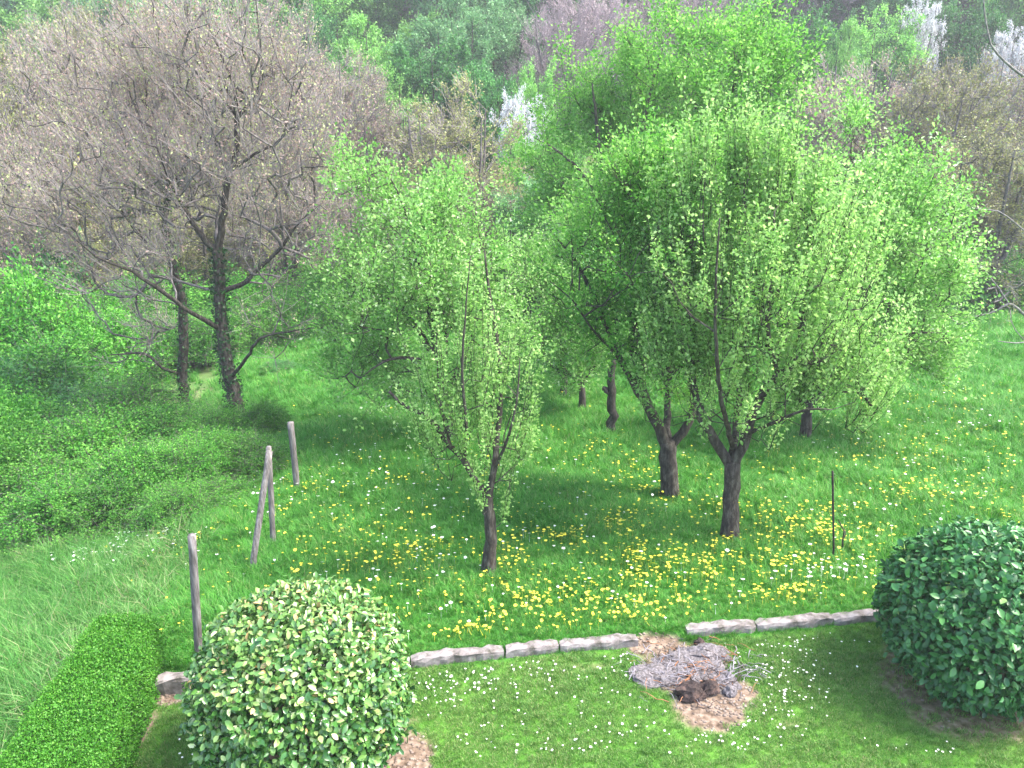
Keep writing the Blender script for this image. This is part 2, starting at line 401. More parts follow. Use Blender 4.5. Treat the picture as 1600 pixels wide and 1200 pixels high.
def build_tree(name, label, cat, limbs, ells, seed, bark, leaf, natt=420, ntwig=1600, nleaf=30000, lsize=(.035, .055),
               tw=(.25, .6), up=.5, out=.5, rnd=.5, spread=.04, twigr=.0035, droop=0, gnarl=.05, twmat=None, group=None,
               lw=.62, tipshare=.6, minlevel=.35, seg=.22, tip=.006, tint=(.5, .24), mx=.08, ivy=0, branchmat=None, branch_up=.25, flat=0., trs=.74):
    T = Tree(seed)
    for l in limbs: T.limb(l)
    T.grow(T.attractors(ells, natt), seg=seg, gnarl=gnarl, minlevel=minlevel, up=branch_up); T.radii(tip=tip, mx=mx)
    b = np.array(limbs[0][0][:3], float)
    root = empty(name, b); tag(root, label, cat, group)
    for i, q in enumerate(T.limbs):
        pts, rad = q[:, :3] - b, q[:, 3] * trs
        if i == 0:
            hgt = pts[:, 2]; rad = rad * (1 + .45 * np.exp(-np.maximum(hgt, 0) / .12)); pts[0, 2] -= .1
        link('trunk' if i == 0 else 'limb', poly_tube('trunk' if i == 0 else 'limb', pts, rad, 12 if i == 0 else 8, .13, seed + i), M[bark], root)
    V, F = T.branch_mesh('branches', .012, 9, 5); V2, F2 = T.branch_mesh('branches', 0, .012, 3)
    o = link('branches', mesh_np('branches', np.vstack([V, V2]) - b, np.vstack([F, F2 + len(V)]), 4, smooth=True), M[branchmat or bark], root); o['kind'] = 'stuff'
    st, d, L, en = T.twigs(ntwig, tw, up, out, rnd, droop=droop, tipshare=tipshare)
    mid = (st + en) / 2 + T.rs.normal(0, .03, st.shape) * L[:, None] + np.array([0, 0, .06]) * L[:, None] * (1 if droop > 0 else -1) * .8
    V, F = twig_mesh(st, en, mid, twigr)
    o = link('twigs', mesh_np('twigs', V - b, F, 4), M[twmat or bark], root); o['kind'] = 'stuff'
    p, twd, off, k = on_twigs(T.rs, st, mid, en, nleaf, spread)
    ax = unit(off / max(spread, 1e-3) + twd * .6 + np.array([0, 0, .1]) + T.rs.normal(0, .4, p.shape))
    nr = unit(T.rs.normal(0, .7, p.shape) + np.array([0, 0, .8 + flat])); l = T.rs.uniform(*lsize, nleaf) * T.rs.choice([.6, .85, 1.0, 1.2], nleaf)
    ttw = T.rs.normal(0, tint[1] * .5, len(st))
    ti = np.clip(T.rs.normal(tint[0], tint[1], nleaf) + ttw[k], 0, 1)
    o = link('foliage', leaves_mesh('foliage', p - b, ax, nr, l, l * lw, ti), M[leaf], root); o['kind'] = 'stuff'
    if ivy:
        q = T.limbs[0]; k = T.rs.integers(0, len(q), ivy); dd = unit(T.rs.normal(size=(ivy, 3)) * np.array([1, 1, .3]))
        p = q[k, :3] + dd * (q[k, 3:4] * trs + T.rs.random((ivy, 1)) * .06) + T.rs.normal(0, .02, (ivy, 3))
        o = link('ivy', leaves_mesh('ivy', p - b, unit(T.rs.normal(size=(ivy, 3)) + dd), dd, T.rs.uniform(.04, .07, ivy), T.rs.uniform(.04, .06, ivy), T.rs.random(ivy)), M['ivy'], root); o['kind'] = 'stuff'
    return root
def px_limb(Y, rows):
    """rows (px, py, radius, depth offset)"""
    out = []
    for r in rows:
        p = at(r[0], r[1], Y + (r[3] if len(r) > 3 else 0)); out.append((p.x, p.y, p.z, r[2]))
    return out
def px_ell(Y, px, py, rpx, rpy, depth=None, dy=0, wgt=1):
    p = at(px, py, Y + dy); k = Vector(ray(px, py)).y; s = (Y + dy) / k / FPX
    return (p.x, p.y, p.z, rpx * s, depth if depth else rpx * s * .85, rpy * s * 1.02, wgt)

# ------------------------------------------------------------------ ground sheet
def axis_pts(pairs):
    out = []
    for (a, b, st) in pairs: out.append(np.arange(a, b, st))
    return np.concatenate(out + [[pairs[-1][1]]])
gx = axis_pts([(-180, -60, 6), (-60, -16, 1.5), (-16, -5.5, .3), (-5.5, 6.5, .07), (6.5, 18, .3), (18, 60, 1.5), (60, 180, 6)])
gy = axis_pts([(-30, 3, 1.0), (3, 5, .2), (5, 9, .07), (9, 16, .2), (16, 30, .5), (30, 80, 2), (80, 260, 6)])
GX, GY = np.meshgrid(gx, gy); 
# soil patches: (x, y, rx, ry, rot)
def gell(px, py, rpx, rpy):
    c = gnd(px, py); a = gnd(px + rpx, py); b = gnd(px, py + rpy); e = gnd(px, py - rpy)
    return (c.x, c.y, abs(a.x - c.x), (abs(b.y - c.y) + abs(e.y - c.y)) / 2)
SOIL = [gell(1030, 1012, 50, 22), gell(1060, 1050, 66, 40), gell(1105, 1102, 62, 42), gell(1120, 1085, 70, 35),
        gell(265, 1092, 28, 14), gell(640, 1180, 42, 40), gell(918, 1042, 34, 8), gell(1235, 1130, 22, 6),
        (4.56, 6.76, .90, .80), (-1.78, 5.78, .95, .9), gell(215, 1160, 12, 55)]
from mathutils import noise as mn
def nz2(x, y, s):   # cheap vectorised smooth noise
    return (np.sin(x * s + 1.3 * np.sin(y * s * 1.7)) + np.sin(y * s * 1.3 + 1.1 * np.sin(x * s * 2.1 + 2)) + .6 * np.sin((x + y) * s * 2.9 + 1) + .5 * np.sin((x - y) * s * 5.3)) / 3.1
def soil(x, y):
    v = np.zeros_like(x)
    for i, (cx, cy, rx, ry) in enumerate(SOIL):
        d = np.sqrt(((x - cx) / rx) ** 2 + ((y - cy) / ry) ** 2) + .16 * nz2(x, y, 9) + .08 * nz2(x, y, 31)
        k = .55 if i in (6, 7) else .85 if i == 8 else 1
        v = np.maximum(v, k * (1 - sstep(.85, 1.1, d)))
    return v
def roughz(x, y):   # the unmown bank left of the posts
    xf = np.interp(y, [0, 9, 12.5, 19, 26], [-3.7, -4.2, -5.0, -6.6, -8.5])
    a = sstep(-.4, 1.0, xf - x)
    b = sstep(30, 34, y)
    return np.clip(np.maximum(a, b), 0, 1)
def lawnz(x, y): return sstep(.05, -.02, y - wallY(x)) * (x > -3.6)
Z = H(GX, GY)
V = np.stack([GX, GY, Z], -1).reshape(-1, 3)
ny, nx = GX.shape; a = (np.arange(ny - 1)[:, None] * nx + np.arange(nx - 1)[None]).ravel()
F = np.stack([a, a + 1, a + nx + 1, a + nx], 1)
me = mesh_np('ground', V, F, 4, smooth=True)
for nm, fn in (('soil', soil), ('rough', roughz), ('lawn', lawnz)):
    at_ = me.attributes.new(nm, 'FLOAT', 'POINT'); at_.data.foreach_set('value', fn(GX, GY).astype(np.float32).ravel())
tag(link('ground', me, M['ground']), 'green sloping ground running from the lawn down through the orchard', kind='structure')

# ------------------------------------------------------------------ scattered cover (geometry nodes)
def tuft(name, n, h, spread, bend, wd, seed, mat):
    rs = np.random.default_rng(seed); a = rs.uniform(0, 2 * np.pi, n); rr = rs.random(n) * spread
    b = np.stack([np.cos(a) * rr, np.sin(a) * rr, np.zeros(n)], 1)
    az = a + rs.normal(0, .8, n); dr = np.stack([np.cos(az), np.sin(az), np.zeros(n)], 1); sd_ = np.stack([-np.sin(az), np.cos(az), np.zeros(n)], 1)
    hh = h * rs.uniform(.55, 1.1, n)[:, None]; be = bend * rs.uniform(.3, 1.3, n)[:, None]
    up = np.array([0, 0, 1.])
    m1 = b + up * hh * .55 + dr * hh * be * .3; tp = b + up * hh * (1 - .25 * be) + dr * hh * be
    w_ = wd * .5
    V = np.stack([b - sd_ * w_, b + sd_ * w_, m1 + sd_ * w_ * .8, m1 - sd_ * w_ * .8, tp], 1).reshape(-1, 3)
    i = np.arange(n) * 5; F = [];
    me = bpy.data.meshes.new(name)
    fs = []
    for k in i: fs += [(k, k + 1, k + 2, k + 3), (k + 3, k + 2, k + 4)]
    me.from_pydata(V.tolist(), [], fs)
    t = np.repeat(np.clip(rs.normal(.5, .25, n), 0, 1), 2)
    at_ = me.attributes.new('tint', 'FLOAT', 'FACE'); at_.data.foreach_set('value', t.astype(np.float32))
    me.materials.append(mat); me.update()
    return bpy.data.objects.new(name, me)      # never linked: only a source for the cover below
def scatter(name, pts, scale, protos, label=None, tilt=.15, cat=None):
    n = len(pts); me = bpy.data.meshes.new(name); me.vertices.add(n); me.vertices.foreach_set('co', pts.astype(np.float32).ravel())
    rot = np.stack([rng.normal(0, tilt, n), rng.normal(0, tilt, n), rng.uniform(0, 6.283, n)], 1).astype(np.float32)
    a = me.attributes.new('rot', 'FLOAT_VECTOR', 'POINT'); a.data.foreach_set('vector', rot.ravel())
    a = me.attributes.new('scl', 'FLOAT', 'POINT'); a.data.foreach_set('value', scale.astype(np.float32))
    a = me.attributes.new('pick', 'INT', 'POINT'); a.data.foreach_set('value', rng.integers(0, len(protos), n).astype(np.int32))
    me.update(); o = link(name, me); me.materials.append(protos[0].data.materials[0])
    g = bpy.data.node_groups.new(name, 'GeometryNodeTree')
    g.interface.new_socket('Geometry', in_out='INPUT', socket_type='NodeSocketGeometry')
    g.interface.new_socket('Geometry', in_out='OUTPUT', socket_type='NodeSocketGeometry')
    gi = g.nodes.new('NodeGroupInput'); go = g.nodes.new('NodeGroupOutput')
    inst = g.nodes.new('GeometryNodeInstanceOnPoints'); join = g.nodes.new('GeometryNodeJoinGeometry')
    for p in protos[::-1]:
        oi = g.nodes.new('GeometryNodeObjectInfo'); oi.inputs['Object'].default_value = p; oi.inputs['As Instance'].default_value = True
        g.links.new(oi.outputs['Geometry'], join.inputs[0])
    def attr(nm, dt):
        x = g.nodes.new('GeometryNodeInputNamedAttribute'); x.data_type = dt; x.inputs[0].default_value = nm; return x.outputs[0]
    g.links.new(gi.outputs[0], inst.inputs['Points']); g.links.new(join.outputs[0], inst.inputs['Instance'])
    inst.inputs['Pick Instance'].default_value = True
    g.links.new(attr('pick', 'INT'), inst.inputs['Instance Index'])
    g.links.new(attr('rot', 'FLOAT_VECTOR'), inst.inputs['Rotation']); g.links.new(attr('scl', 'FLOAT'), inst.inputs['Scale'])
    g.links.new(inst.outputs[0], go.inputs[0])
    md = o.modifiers.new('scatter', 'NODES'); md.node_group = g
    tag(o, label, cat, kind='stuff'); return o
def area_pts(x0, x1, y0, y1, dens, keep=None):
    n = int((x1 - x0) * (y1 - y0) * dens); x = rng.uniform(x0, x1, n); y = rng.uniform(y0, y1, n)
    # only where the camera's cone (with a generous margin) reaches
    m = np.abs(x) < .68 * y * 1.12 + 2.2
    if keep is not None: m &= keep(x, y) > rng.random(n)
    x, y = x[m], y[m]; return np.stack([x, y, H(x, y) - .005], 1)

HEDGE = [(-4.22, 7.12), (-3.62, 7.14), (-3.30, 5.16), (-3.05, 3.6), (-4.15, 3.6), (-4.19, 5.16)]
def in_hedge(x, y):
    xr = np.interp(y, [3.6, 5.16, 7.14], [-3.05, -3.30, -3.62]); return (x > -4.24) & (x < xr) & (y < 7.16) & (y > 3.5)

lawn_t = [tuft('lawn_tuft', 22, .034, .035, .6, .004, i, M['grass_lawn']) for i in range(4)]
P_ = area_pts(-3.9, 7, 4.2, 9, 1500, lambda x, y: lawnz(x, y) * (1 - soil(x, y) * 1.0) * ~in_hedge(x, y))
scatter('lawn_grass', P_, rng.uniform(.6, 1.3, len(P_)) * (1 + .25 * nz2(P_[:, 0], P_[:, 1], 3)), lawn_t, 'short mown bright green lawn grass in front of the wall', cat='grass')
mead_t = [tuft('meadow_tuft', 26, .13 + .02 * i, .07, .75, .007, 10 + i, M['grass_meadow']) for i in range(4)]
kp = lambda x, y: (y > wallY(x) + .03) * (1 - .93 * roughz(x, y)) * (1 - soil(x, y))
P_ = np.vstack([area_pts(-5, 8, 6.2, 9.2, 500, lambda x, y: kp(x, y) * (y < wallY(x) + .7)), area_pts(-9, 10, 6.5, 12, 420, kp), area_pts(-12, 16, 12, 18, 230, kp), area_pts(-16, 22, 18, 32, 90, kp)])
sc_ = rng.uniform(.6, 1.25, len(P_)) * (1 + .45 * nz2(P_[:, 0], P_[:, 1], 1.4)) * np.interp(P_[:, 1], [7, 12, 20, 30], [.8, 1, 1.35, 1.7])
sc_ *= np.clip(.35 + (P_[:, 1] - wallY(P_[:, 0])) * .45, .5, 1)
scatter('meadow_grass', P_, sc_, mead_t, 'long lush green meadow grass under the orchard trees', cat='grass')
rough_t = [tuft('rough_tuft', 30, .16 + .03 * i, .10, 1.1, .006, 20 + i, M['grass_rough']) for i in range(4)]
kp = lambda x, y: roughz(x, y) * ~in_hedge(x, y)
P_ = np.vstack([area_pts(-12, -3, 4, 11, 300, kp), area_pts(-16, -4, 11, 18, 120, kp)])
scatter('rough_grass', P_, rng.uniform(.6, 1.4, len(P_)) * (1 + .4 * nz2(P_[:, 0], P_[:, 1], 1.1)), rough_t, 'rough tangled grass with dry straw on the left bank', tilt=.4, cat='grass')

# ------------------------------------------------------------------ flowers
def flower_mesh(name, r, petals, col, seed):
    rs = np.random.default_rng(seed); n = petals * 2; a = np.arange(n) * 2 * np.pi / n
    ro = r * np.where(np.arange(n) % 2, .72, 1.0) * rs.uniform(.9, 1.08, n); ri = r * .5 * np.where(np.arange(n) % 2, 1.0, .8)
    V = [(0, 0, r * .1)] + [(x * math.cos(t), x * math.sin(t), r * .12) for x, t in zip(ri, a)] + [(x * math.cos(t), x * math.sin(t), r * rs.uniform(.1, .35)) for x, t in zip(ro, a)]
    F = [(1 + i, 1 + n + i, 1 + n + (i + 1) % n, 1 + (i + 1) % n) for i in range(n)] + [(0, 1 + i, 1 + (i + 1) % n, 1 + (i + 2) % n) for i in range(0, n, 2)]
    b = len(V); V += [(.002, 0, -.10), (-.002, .001, -.10), (0, .002, -.05)]; F.append((0, b, b + 1, b + 2))
    me = mesh_np(name, np.array(V), np.array(F), 4, rs.random(len(F))); me.materials.append(col); return me
DEN = np.array([ # clusters of dandelions: px, py, spread px, spread py, weight
 (965,830,22,10,30),(985,815,25,8,18),(870,845,30,5,26),(990,870,15,22,30),(1000,900,40,20,30),(1070,880,40,10,30),(1110,905,30,10,22),
 (1240,835,40,14,34),(1225,885,16,6,16),(1080,800,60,10,30),(1290,815,30,16,34),(1410,775,28,10,40),(1480,770,35,12,32),(1290,840,14,12,20),
 (950,960,40,12,36),(840,945,40,14,34),(730,995,20,8,22),(930,930,60,10,26),(880,985,60,12,24),(785,875,18,12,18),(640,880,50,12,30),
 (660,860,30,8,16),(560,830,40,12,22),(480,765,40,10,26),(600,760,60,12,22),(870,700,60,20,34),(980,720,50,18,34),(1000,760,40,12,22),
 (900,760,70,14,30),(1250,930,14,5,14),(1210,940,18,7,12),(1340,730,60,14,34),(1460,700,60,16,30),(1560,800,60,16,30),(1410,640,60,12,26),
 (1480,620,70,10,20),(1550,680,50,16,22),(1330,880,60,20,22),(1170,900,50,20,28),(300,850,50,12,22),(210,870,40,14,14),(400,800,40,12,12),
 (470,810,60,20,18),(540,890,50,14,22),(1130,850,20,6,10),(1180,800,30,12,20),(1040,960,60,16,18),(620,900,200,60,40),(1200,850,250,80,120),(900,900,220,70,120),(1400,700,150,60,90),(330,930,120,60,16),(180,990,120,80,10)], float)
def cluster_pts(tab, mult=1.0, field=0):
    X = [rng.uniform(430, 1600, field)]; Y = [600 + 380 * rng.random(field) ** .8]
    for (cx, cy, sx, sy, wt) in tab:
        n = int(wt * mult); X.append(rng.normal(cx, sx, n)); Y.append(rng.normal(cy, sy, n))
    X = np.concatenate(X); Y = np.concatenate(Y)
    k = (Y > 575) & (Y < 1190); return gnd_many(X[k], Y[k])
def place_flowers(base, stuffname, x, y, z, lift, meshes, label, group, cat, nind, stufflabel, smin=.75, smax=1.25):
    d = np.sqrt(x ** 2 + y ** 2); order = np.argsort(d); inview = [i for i in order]
    for c, i in enumerate(inview[:nind]):
        o = bpy.data.objects.new(base, meshes[c % len(meshes)]); C.objects.link(o)
        o.location = (x[i], y[i], z[i] + lift[i]); o.rotation_euler = (random.gauss(-.25, .25), random.gauss(0, .25), random.uniform(0, 6.28))
        o.scale = (random.uniform(smin, smax),) * 3; tag(o, label(x[i], y[i]) if callable(label) else label, cat, group)
    rest = inview[nind:]
    if len(rest):
        Vs = []; Fs = []; Ts = []; nb = 0
        data = []
        for m_ in meshes:
            v = np.zeros(len(m_.vertices) * 3, np.float32); m_.vertices.foreach_get('co', v)
            f = np.zeros(len(m_.loops), np.int32); m_.loops.foreach_get('vertex_index', f)
            t = np.zeros(len(m_.polygons), np.float32); m_.attributes['tint'].data.foreach_get('value', t)
            data.append((v.reshape(-1, 3), f.reshape(-1, 4), t))
        for c, i in enumerate(rest):
            v, f, t = data[c % len(data)]; a = rng.uniform(0, 6.28); ca, sa = math.cos(a), math.sin(a)
            q = v @ np.array([[ca, sa, 0], [-sa, ca, 0], [0, 0, 1]]) * rng.uniform(smin, smax); tl = rng.normal(-.2, .25)
            q = q @ np.array([[1, 0, 0], [0, math.cos(tl), math.sin(tl)], [0, -math.sin(tl), math.cos(tl)]])
            Vs.append(q + np.array([x[i], y[i], z[i] + lift[i]])); Fs.append(f + nb); Ts.append(t); nb += len(v)
        me = mesh_np(stuffname, np.vstack(Vs), np.vstack(Fs), 4, np.concatenate(Ts)); me.materials.append(meshes[0].materials[0])
        tag(link(stuffname, me), stufflabel, cat, kind='stuff')
def flowers():
    x, y, z = cluster_pts(DEN, 1.5, 900)
    k = (y > wallY(x) + .25) & (y < 32); x, y, z = x[k], y[k], z[k]
    mm = [flower_mesh('dandelion', .014 + .0045 * i, 8, M['petal_yellow'], i) for i in range(3)]
    def dl(x, y):
        s_ = y - wallY(x)
        if s_ < 1.1: return 'yellow dandelion close behind the low wall, ' + ('left of the brush pile' if x < 1.4 else 'between brush pile and dark laurel')
        if x < -1.2: return 'yellow dandelion flower in the meadow left of the slim pear tree'
        if x < 1.0: return 'yellow dandelion flower in the long grass around the slim pear trunk'
        if x < 3.2: return 'yellow dandelion flower in the thick drift in front of the pear trunk'
        return 'yellow dandelion flower in the meadow around the thin iron stake'
    def yl(x, y):
        if x < -2.2: return 'small white daisy in the lawn between the hedge and the light laurel'
        if x < 1.3: return 'small white daisy in the lawn between the light laurel and the brush pile'
        return 'small white daisy in the lawn between the brush pile and the dark laurel'
    place_flowers('dandelion', 'distant_dandelions', x, y, z, rng.uniform(.10, .17, len(x)) * np.interp(y, [7, 9, 20], [.8, 1, 1.4]), mm, dl,
                  'yellow dandelions in the meadow', 'dandelion', 300, 'many small yellow dandelions spread through the farther meadow')
    tab = np.array([(740,1070,50,30,60),(800,1060,40,25,40),(880,1040,60,20,40),(960,1040,25,25,26),(690,1080,25,15,30),(760,1040,60,10,30),(1210,1030,30,40,60),
        (1240,1060,30,40,50),(1230,1100,30,30,40),(1180,1150,50,20,34),(1090,1160,50,15,20),(960,1130,60,30,34),(800,1160,80,20,30),(1280,1000,60,15,26),
        (1130,1020,60,25,24),(1450,1170,60,15,14),(330,1080,30,20,12),(290,1130,40,35,40),(270,1180,30,20,16),(1340,1010,60,20,12),(900,1170,60,15,24)], float)
    x, y, z = cluster_pts(tab, .9); k = (y < wallY(x) - .1) & (soil(x, y) < .3) & (x > -3.1); x, y, z = x[k], y[k], z[k]
    mm = [flower_mesh('daisy', .0085 + .0022 * i, 8, M['petal_white'], i + 9) for i in range(3)]
    place_flowers('daisy', 'distant_daisies', x, y, z, rng.uniform(.03, .05, len(x)), mm, yl, 'white daisies on the lawn', 'daisy', 300,
                  'many tiny white daisies in the far part of the lawn')
    tab = np.array([(120,880,20,8,60),(170,870,26,10,40),(235,840,34,12,90),(215,855,30,10,50),(440,760,120,30,60),(700,760,200,60,120),(1400,680,150,60,120),(1530,675,25,4,20),(1290,900,40,10,40),(1450,820,100,40,40),(600,900,150,60,60),(1000,880,200,80,70)], float)
    x, y, z = cluster_pts(tab, 1.0); k = (y > wallY(x) + .25); x, y, z = x[k], y[k], z[k]
    mm = [flower_mesh('white_weed', .017 + .004 * i, 6, M['petal_white'], i + 19) for i in range(3)]
    place_flowers('white_weed', 'white_weed_flowers', x, y, z, rng.uniform(.10, .2, len(x)), mm, '', '', '', 0, 'small pale white wildflowers sprinkled through the meadow grass')

# ------------------------------------------------------------------ walls
def slab(name, L, W, T, seed, parent, loc, rz, mat, tilt=0):
    rs = np.random.default_rng(seed); nxs = max(6, int(L / .07)); me = bpy.data.meshes.new(name)
    prof = [(-.5, 0), (-.5, .82), (-.44, .97), (-.15, 1.0), (.2, .98), (.44, .96), (.5, .82), (.5, 0)]
    V = []; F = []
    for i in range(nxs + 1):
        x = -L / 2 + L * i / nxs; e = 1 - .10 * (i in (0, nxs))
        wv = .02 * math.sin(i * .9 + seed)
        for (a, b) in prof: V.append((x + rs.normal(0, .003), a * W * e * (1 + wv * .6) + rs.normal(0, .006), T * (b * e if b > 0 else 0) + rs.normal(0, .007) + .005 * math.sin(i * .55 + seed * 2)))
    n = len(prof)
    for i in range(nxs):
        for j in range(n - 1): F.append((i * n + j, (i + 1) * n + j, (i + 1) * n + j + 1, i * n + j + 1))
    F.append(tuple(range(n))); F.append(tuple(nxs * n + j for j in range(n))[::-1])
    me.from_pydata(V, [], F); me.update()
    o = link(name, me, mat, parent); o.location = loc; o.rotation_euler = (0, tilt, rz); return o
def wall(name, label, segs, W, T, group):
    """segs: list of ((px,py),(px,py), dz)"""
    pts = [(gnd(a[0], a[1], .09), gnd(b[0], b[1], .09), dz) for a, b, dz in segs]
    c = pts[0][0]; root = empty(name, (c.x, c.y, 0)); tag(root, label, 'garden wall', group)
    for i, (a, b, dz) in enumerate(pts):
        d = Vector((b.x - a.x, b.y - a.y)); L = d.length; m = (a + b) / 2
        slab('coping_stone', L - .006, W, T, i + int(L * 100), root, (m.x - c.x, m.y - c.y, -.13 + dz * .5), math.atan2(d.y, d.x), M['concrete'])
    return root
wall('low_stone_wall', 'low pinkish grey stone wall between the clipped green hedge and the bare patch', [((246, 1066), (322, 1058), .03), ((323, 1057), (480, 1040), 0), ((481, 1040), (640, 1024), 0), ((641, 1024), (787, 1008), 0), ((789, 1008), (872, 999), .005), ((874, 999), (996, 992), -.01)], .13, .2, 'low kerb walls at the lawn edge')
wall('low_stone_wall', 'low pale grey concrete kerb wall between the brush pile and the dark laurel', [((1072, 976), (1180, 968), .03), ((1181, 968), (1300, 958), .02), ((1301, 958), (1392, 950), .01), ((1393, 950), (1560, 936), 0)], .13, .2, 'low kerb walls at the lawn edge')

# ------------------------------------------------------------------ brush pile on the bare patch
def lump(name, rx, ry, rz, seed, mat, parent, loc, rough=.25, flat=True, sub=3):
    import bmesh
    bm = bmesh.new(); bmesh.ops.create_icosphere(bm, subdivisions=sub, radius=1)
    for v in bm.verts:
        n = mn.noise(v.co * 1.7 + Vector((seed, seed * 2, 0))) + .5 * mn.noise(v.co * 4.3 + Vector((seed * 3, 0, seed))) + .3 * mn.noise(v.co * 9 + Vector((seed, 7, 1)))
        v.co *= 1 + rough * n
        v.co = Vector((v.co.x * rx, v.co.y * ry, max(v.co.z, -.2) * rz if flat else v.co.z * rz))
    me = bpy.data.meshes.new(name); bm.to_mesh(me); bm.free()
    o = link(name, me, mat, parent); o.location = loc; return o
bp = gnd(1085, 1062); brush = empty('brush_pile', bp)
tag(brush, 'heap of grey ash and burnt twigs on the bare patch in the wall gap', 'brush pile')
def rel(px, py, dz=0): g = gnd(px, py); return (g.x - bp.x, g.y - bp.y, g.z - bp.z + dz)
lump('ash_mound', .40, .30, .06, 3, M['ash'], brush, rel(1082, 1050), .5, sub=4)
lump('ash_mound', .26, .17, .08, 5, M['ash'], brush, rel(1022, 1058), .4)
lump('ash_mound', .24, .14, .10, 8, M['ash'], brush, rel(1105, 1025), .45)
lump('charred_log', .15, .10, .12, 11, M['char'], brush, rel(1078, 1088, .03), .3)
lump('charred_log', .10, .08, .10, 14, M['char'], brush, rel(1107, 1082, .05), .3)
lump('charred_log', .07, .06, .07, 17, M['ash'], brush, rel(1140, 1084, .02), .3)
lump('charred_log', .06, .05, .06, 19, M['char'], brush, rel(1092, 1008, .02), .35)
tw_me = []
for i in range(10):
    rs = np.random.default_rng(i); L = .16 + .03 * i; n = 6
    pts = np.cumsum(np.vstack([[0, 0, 0], unit(np.array([1, 0, 0]) + rs.normal(0, .28, (n - 1, 3))) * L / n]), 0) - np.array([L / 2, 0, 0])
    tw_me.append(poly_tube('twig', pts, np.linspace(.0055, .0025, n), 5, .2, i)); tw_me[-1].materials.append(M[('twig_ash', 'twig_ash', 'twig_rust', 'char', 'twig_ash')[i % 5]])
for i in range(290):
    if i % 5 == 0: px, py = random.gauss(1150, 26), random.gauss(1050, 12)
    elif i % 5 == 1: px, py = random.gauss(1040, 32), random.gauss(1040, 18)
    else: px, py = random.gauss(1092, 42), random.gauss(1050, 22)
    o = bpy.data.objects.new('twig', tw_me[i % 10]); C.objects.link(o); o.parent = brush
    c = rel(px, py); hz = .06 * math.exp(-((c[0]) ** 2 / .12 + (c[1]) ** 2 / .07))
    o.location = (c[0], c[1], c[2] + hz + random.uniform(.0, .05)); o.rotation_euler = (random.uniform(0, 6.28), random.gauss(0, .18), random.uniform(0, 6.28)); o.scale = (random.uniform(.4, 1.05),) * 3
# stones and clods
st_me = [lump('stone', .022, .018, .014, 30 + i, M['concrete'] if i % 2 else M['char'], None, (0, 0, -50), .3, sub=1) for i in range(4)]
st_data = [o.data for o in st_me]
for o in st_me: bpy.data.objects.remove(o)
peb = empty('soil_clods', bp)
tag(peb, 'crumbled soil clods and pebbles strewn over the bare earth patch', 'rubble', kind='stuff')
Vs = []; Fs = []; nb = 0
for i in range(900):
    s_ = SOIL[[0, 1, 2, 3, 3, 8, 5, 4][i % 8]]; a = random.uniform(0, 6.28); r = math.sqrt(random.random()) * .95
    x, y = s_[0] + math.cos(a) * r * s_[2], s_[1] + math.sin(a) * r * s_[3]
    me = st_data[i % 4]; v = np.array([q.co[:] for q in me.vertices]) * random.uniform(.3, 1.1); f = np.array([p.vertices[:] for p in me.polygons])
    Vs.append(v + np.array([x - bp.x, y - bp.y, H1(x, y) - bp.z])); Fs.append(f + nb); nb += len(v)
m_ = mesh_np('clods', np.vstack(Vs), np.vstack(Fs), 3); m_.materials.append(surfmat('clod', [(.07, .05, .04), (.18, .14, .115), (.30, .26, .22)], 3, bump=.2)); link('clods', m_, None, peb)['kind'] = 'stuff'

# ------------------------------------------------------------------ posts
def post(label, b, t, r, dy=0, flat=.7, mat='wood_grey', group='old wooden fence posts', tip=1.0, cat='post', name='fence_post'):
    g = gnd(*b); p = at(t[0], t[1], g.y + dy); n = 9
    pts = np.array([[g.x + (p.x - g.x) * k / n, g.y + (p.y - g.y) * k / n, g.z - .25 * (k == 0) + (p.z - g.z) * k / n] for k in range(n + 1)])
    pts -= np.array([g.x, g.y, g.z])
    me = poly_tube(name, pts, np.full(n + 1, r) * np.linspace(1, tip, n + 1), 6, .16, int(b[0]))
    o = link(name, me, M[mat]); o.location = g; return tag(o, label, cat, group)
post('tall upright grey wooden post just behind the light laurel bush', (313, 1048), (300, 836), .042)
post('leaning grey post propped against the upright one in the meadow', (393, 893), (421, 705), .045, dy=.5)
post('weathered upright post that the leaning one rests against', (427, 850), (420, 698), .042, dy=.1)
post('farthest grey post near the shrubs below the bare walnut', (465, 770), (454, 660), .055)
post('thin dark iron stake standing in the meadow left of the dark laurel', (1303, 872), (1301, 736), .013, mat='metal_dark', group=None, cat='stake', name='iron_stake')
g = gnd(1316, 860)
tw_ = empty('dead_sapling', g); tag(tw_, 'little crooked dead sapling beside the thin iron stake', 'sapling')
def relp(px, py, Y=None):
    p = at(px, py, Y or g.y); return [p.x - g.x, p.y - g.y, p.z - g.z]
link('stem', poly_tube('stem', [relp(1316, 862), relp(1317, 845), relp(1319, 830), relp(1313, 818), relp(1310, 812)], [.014, .012, .010, .007, .004], 6, .3, 3), M['bark_dark'], tw_)
link('root', poly_tube('root', [relp(1317, 860), relp(1308, 862), relp(1301, 864), relp(1296, 861)], [.013, .012, .012, .008], 6, .3, 4), M['bark_dark'], tw_)
link('stem', poly_tube('stem', [relp(1317, 842), relp(1321, 836), relp(1320, 826)], [.007, .006, .004], 6, .3, 5), M['bark_dark'], tw_)

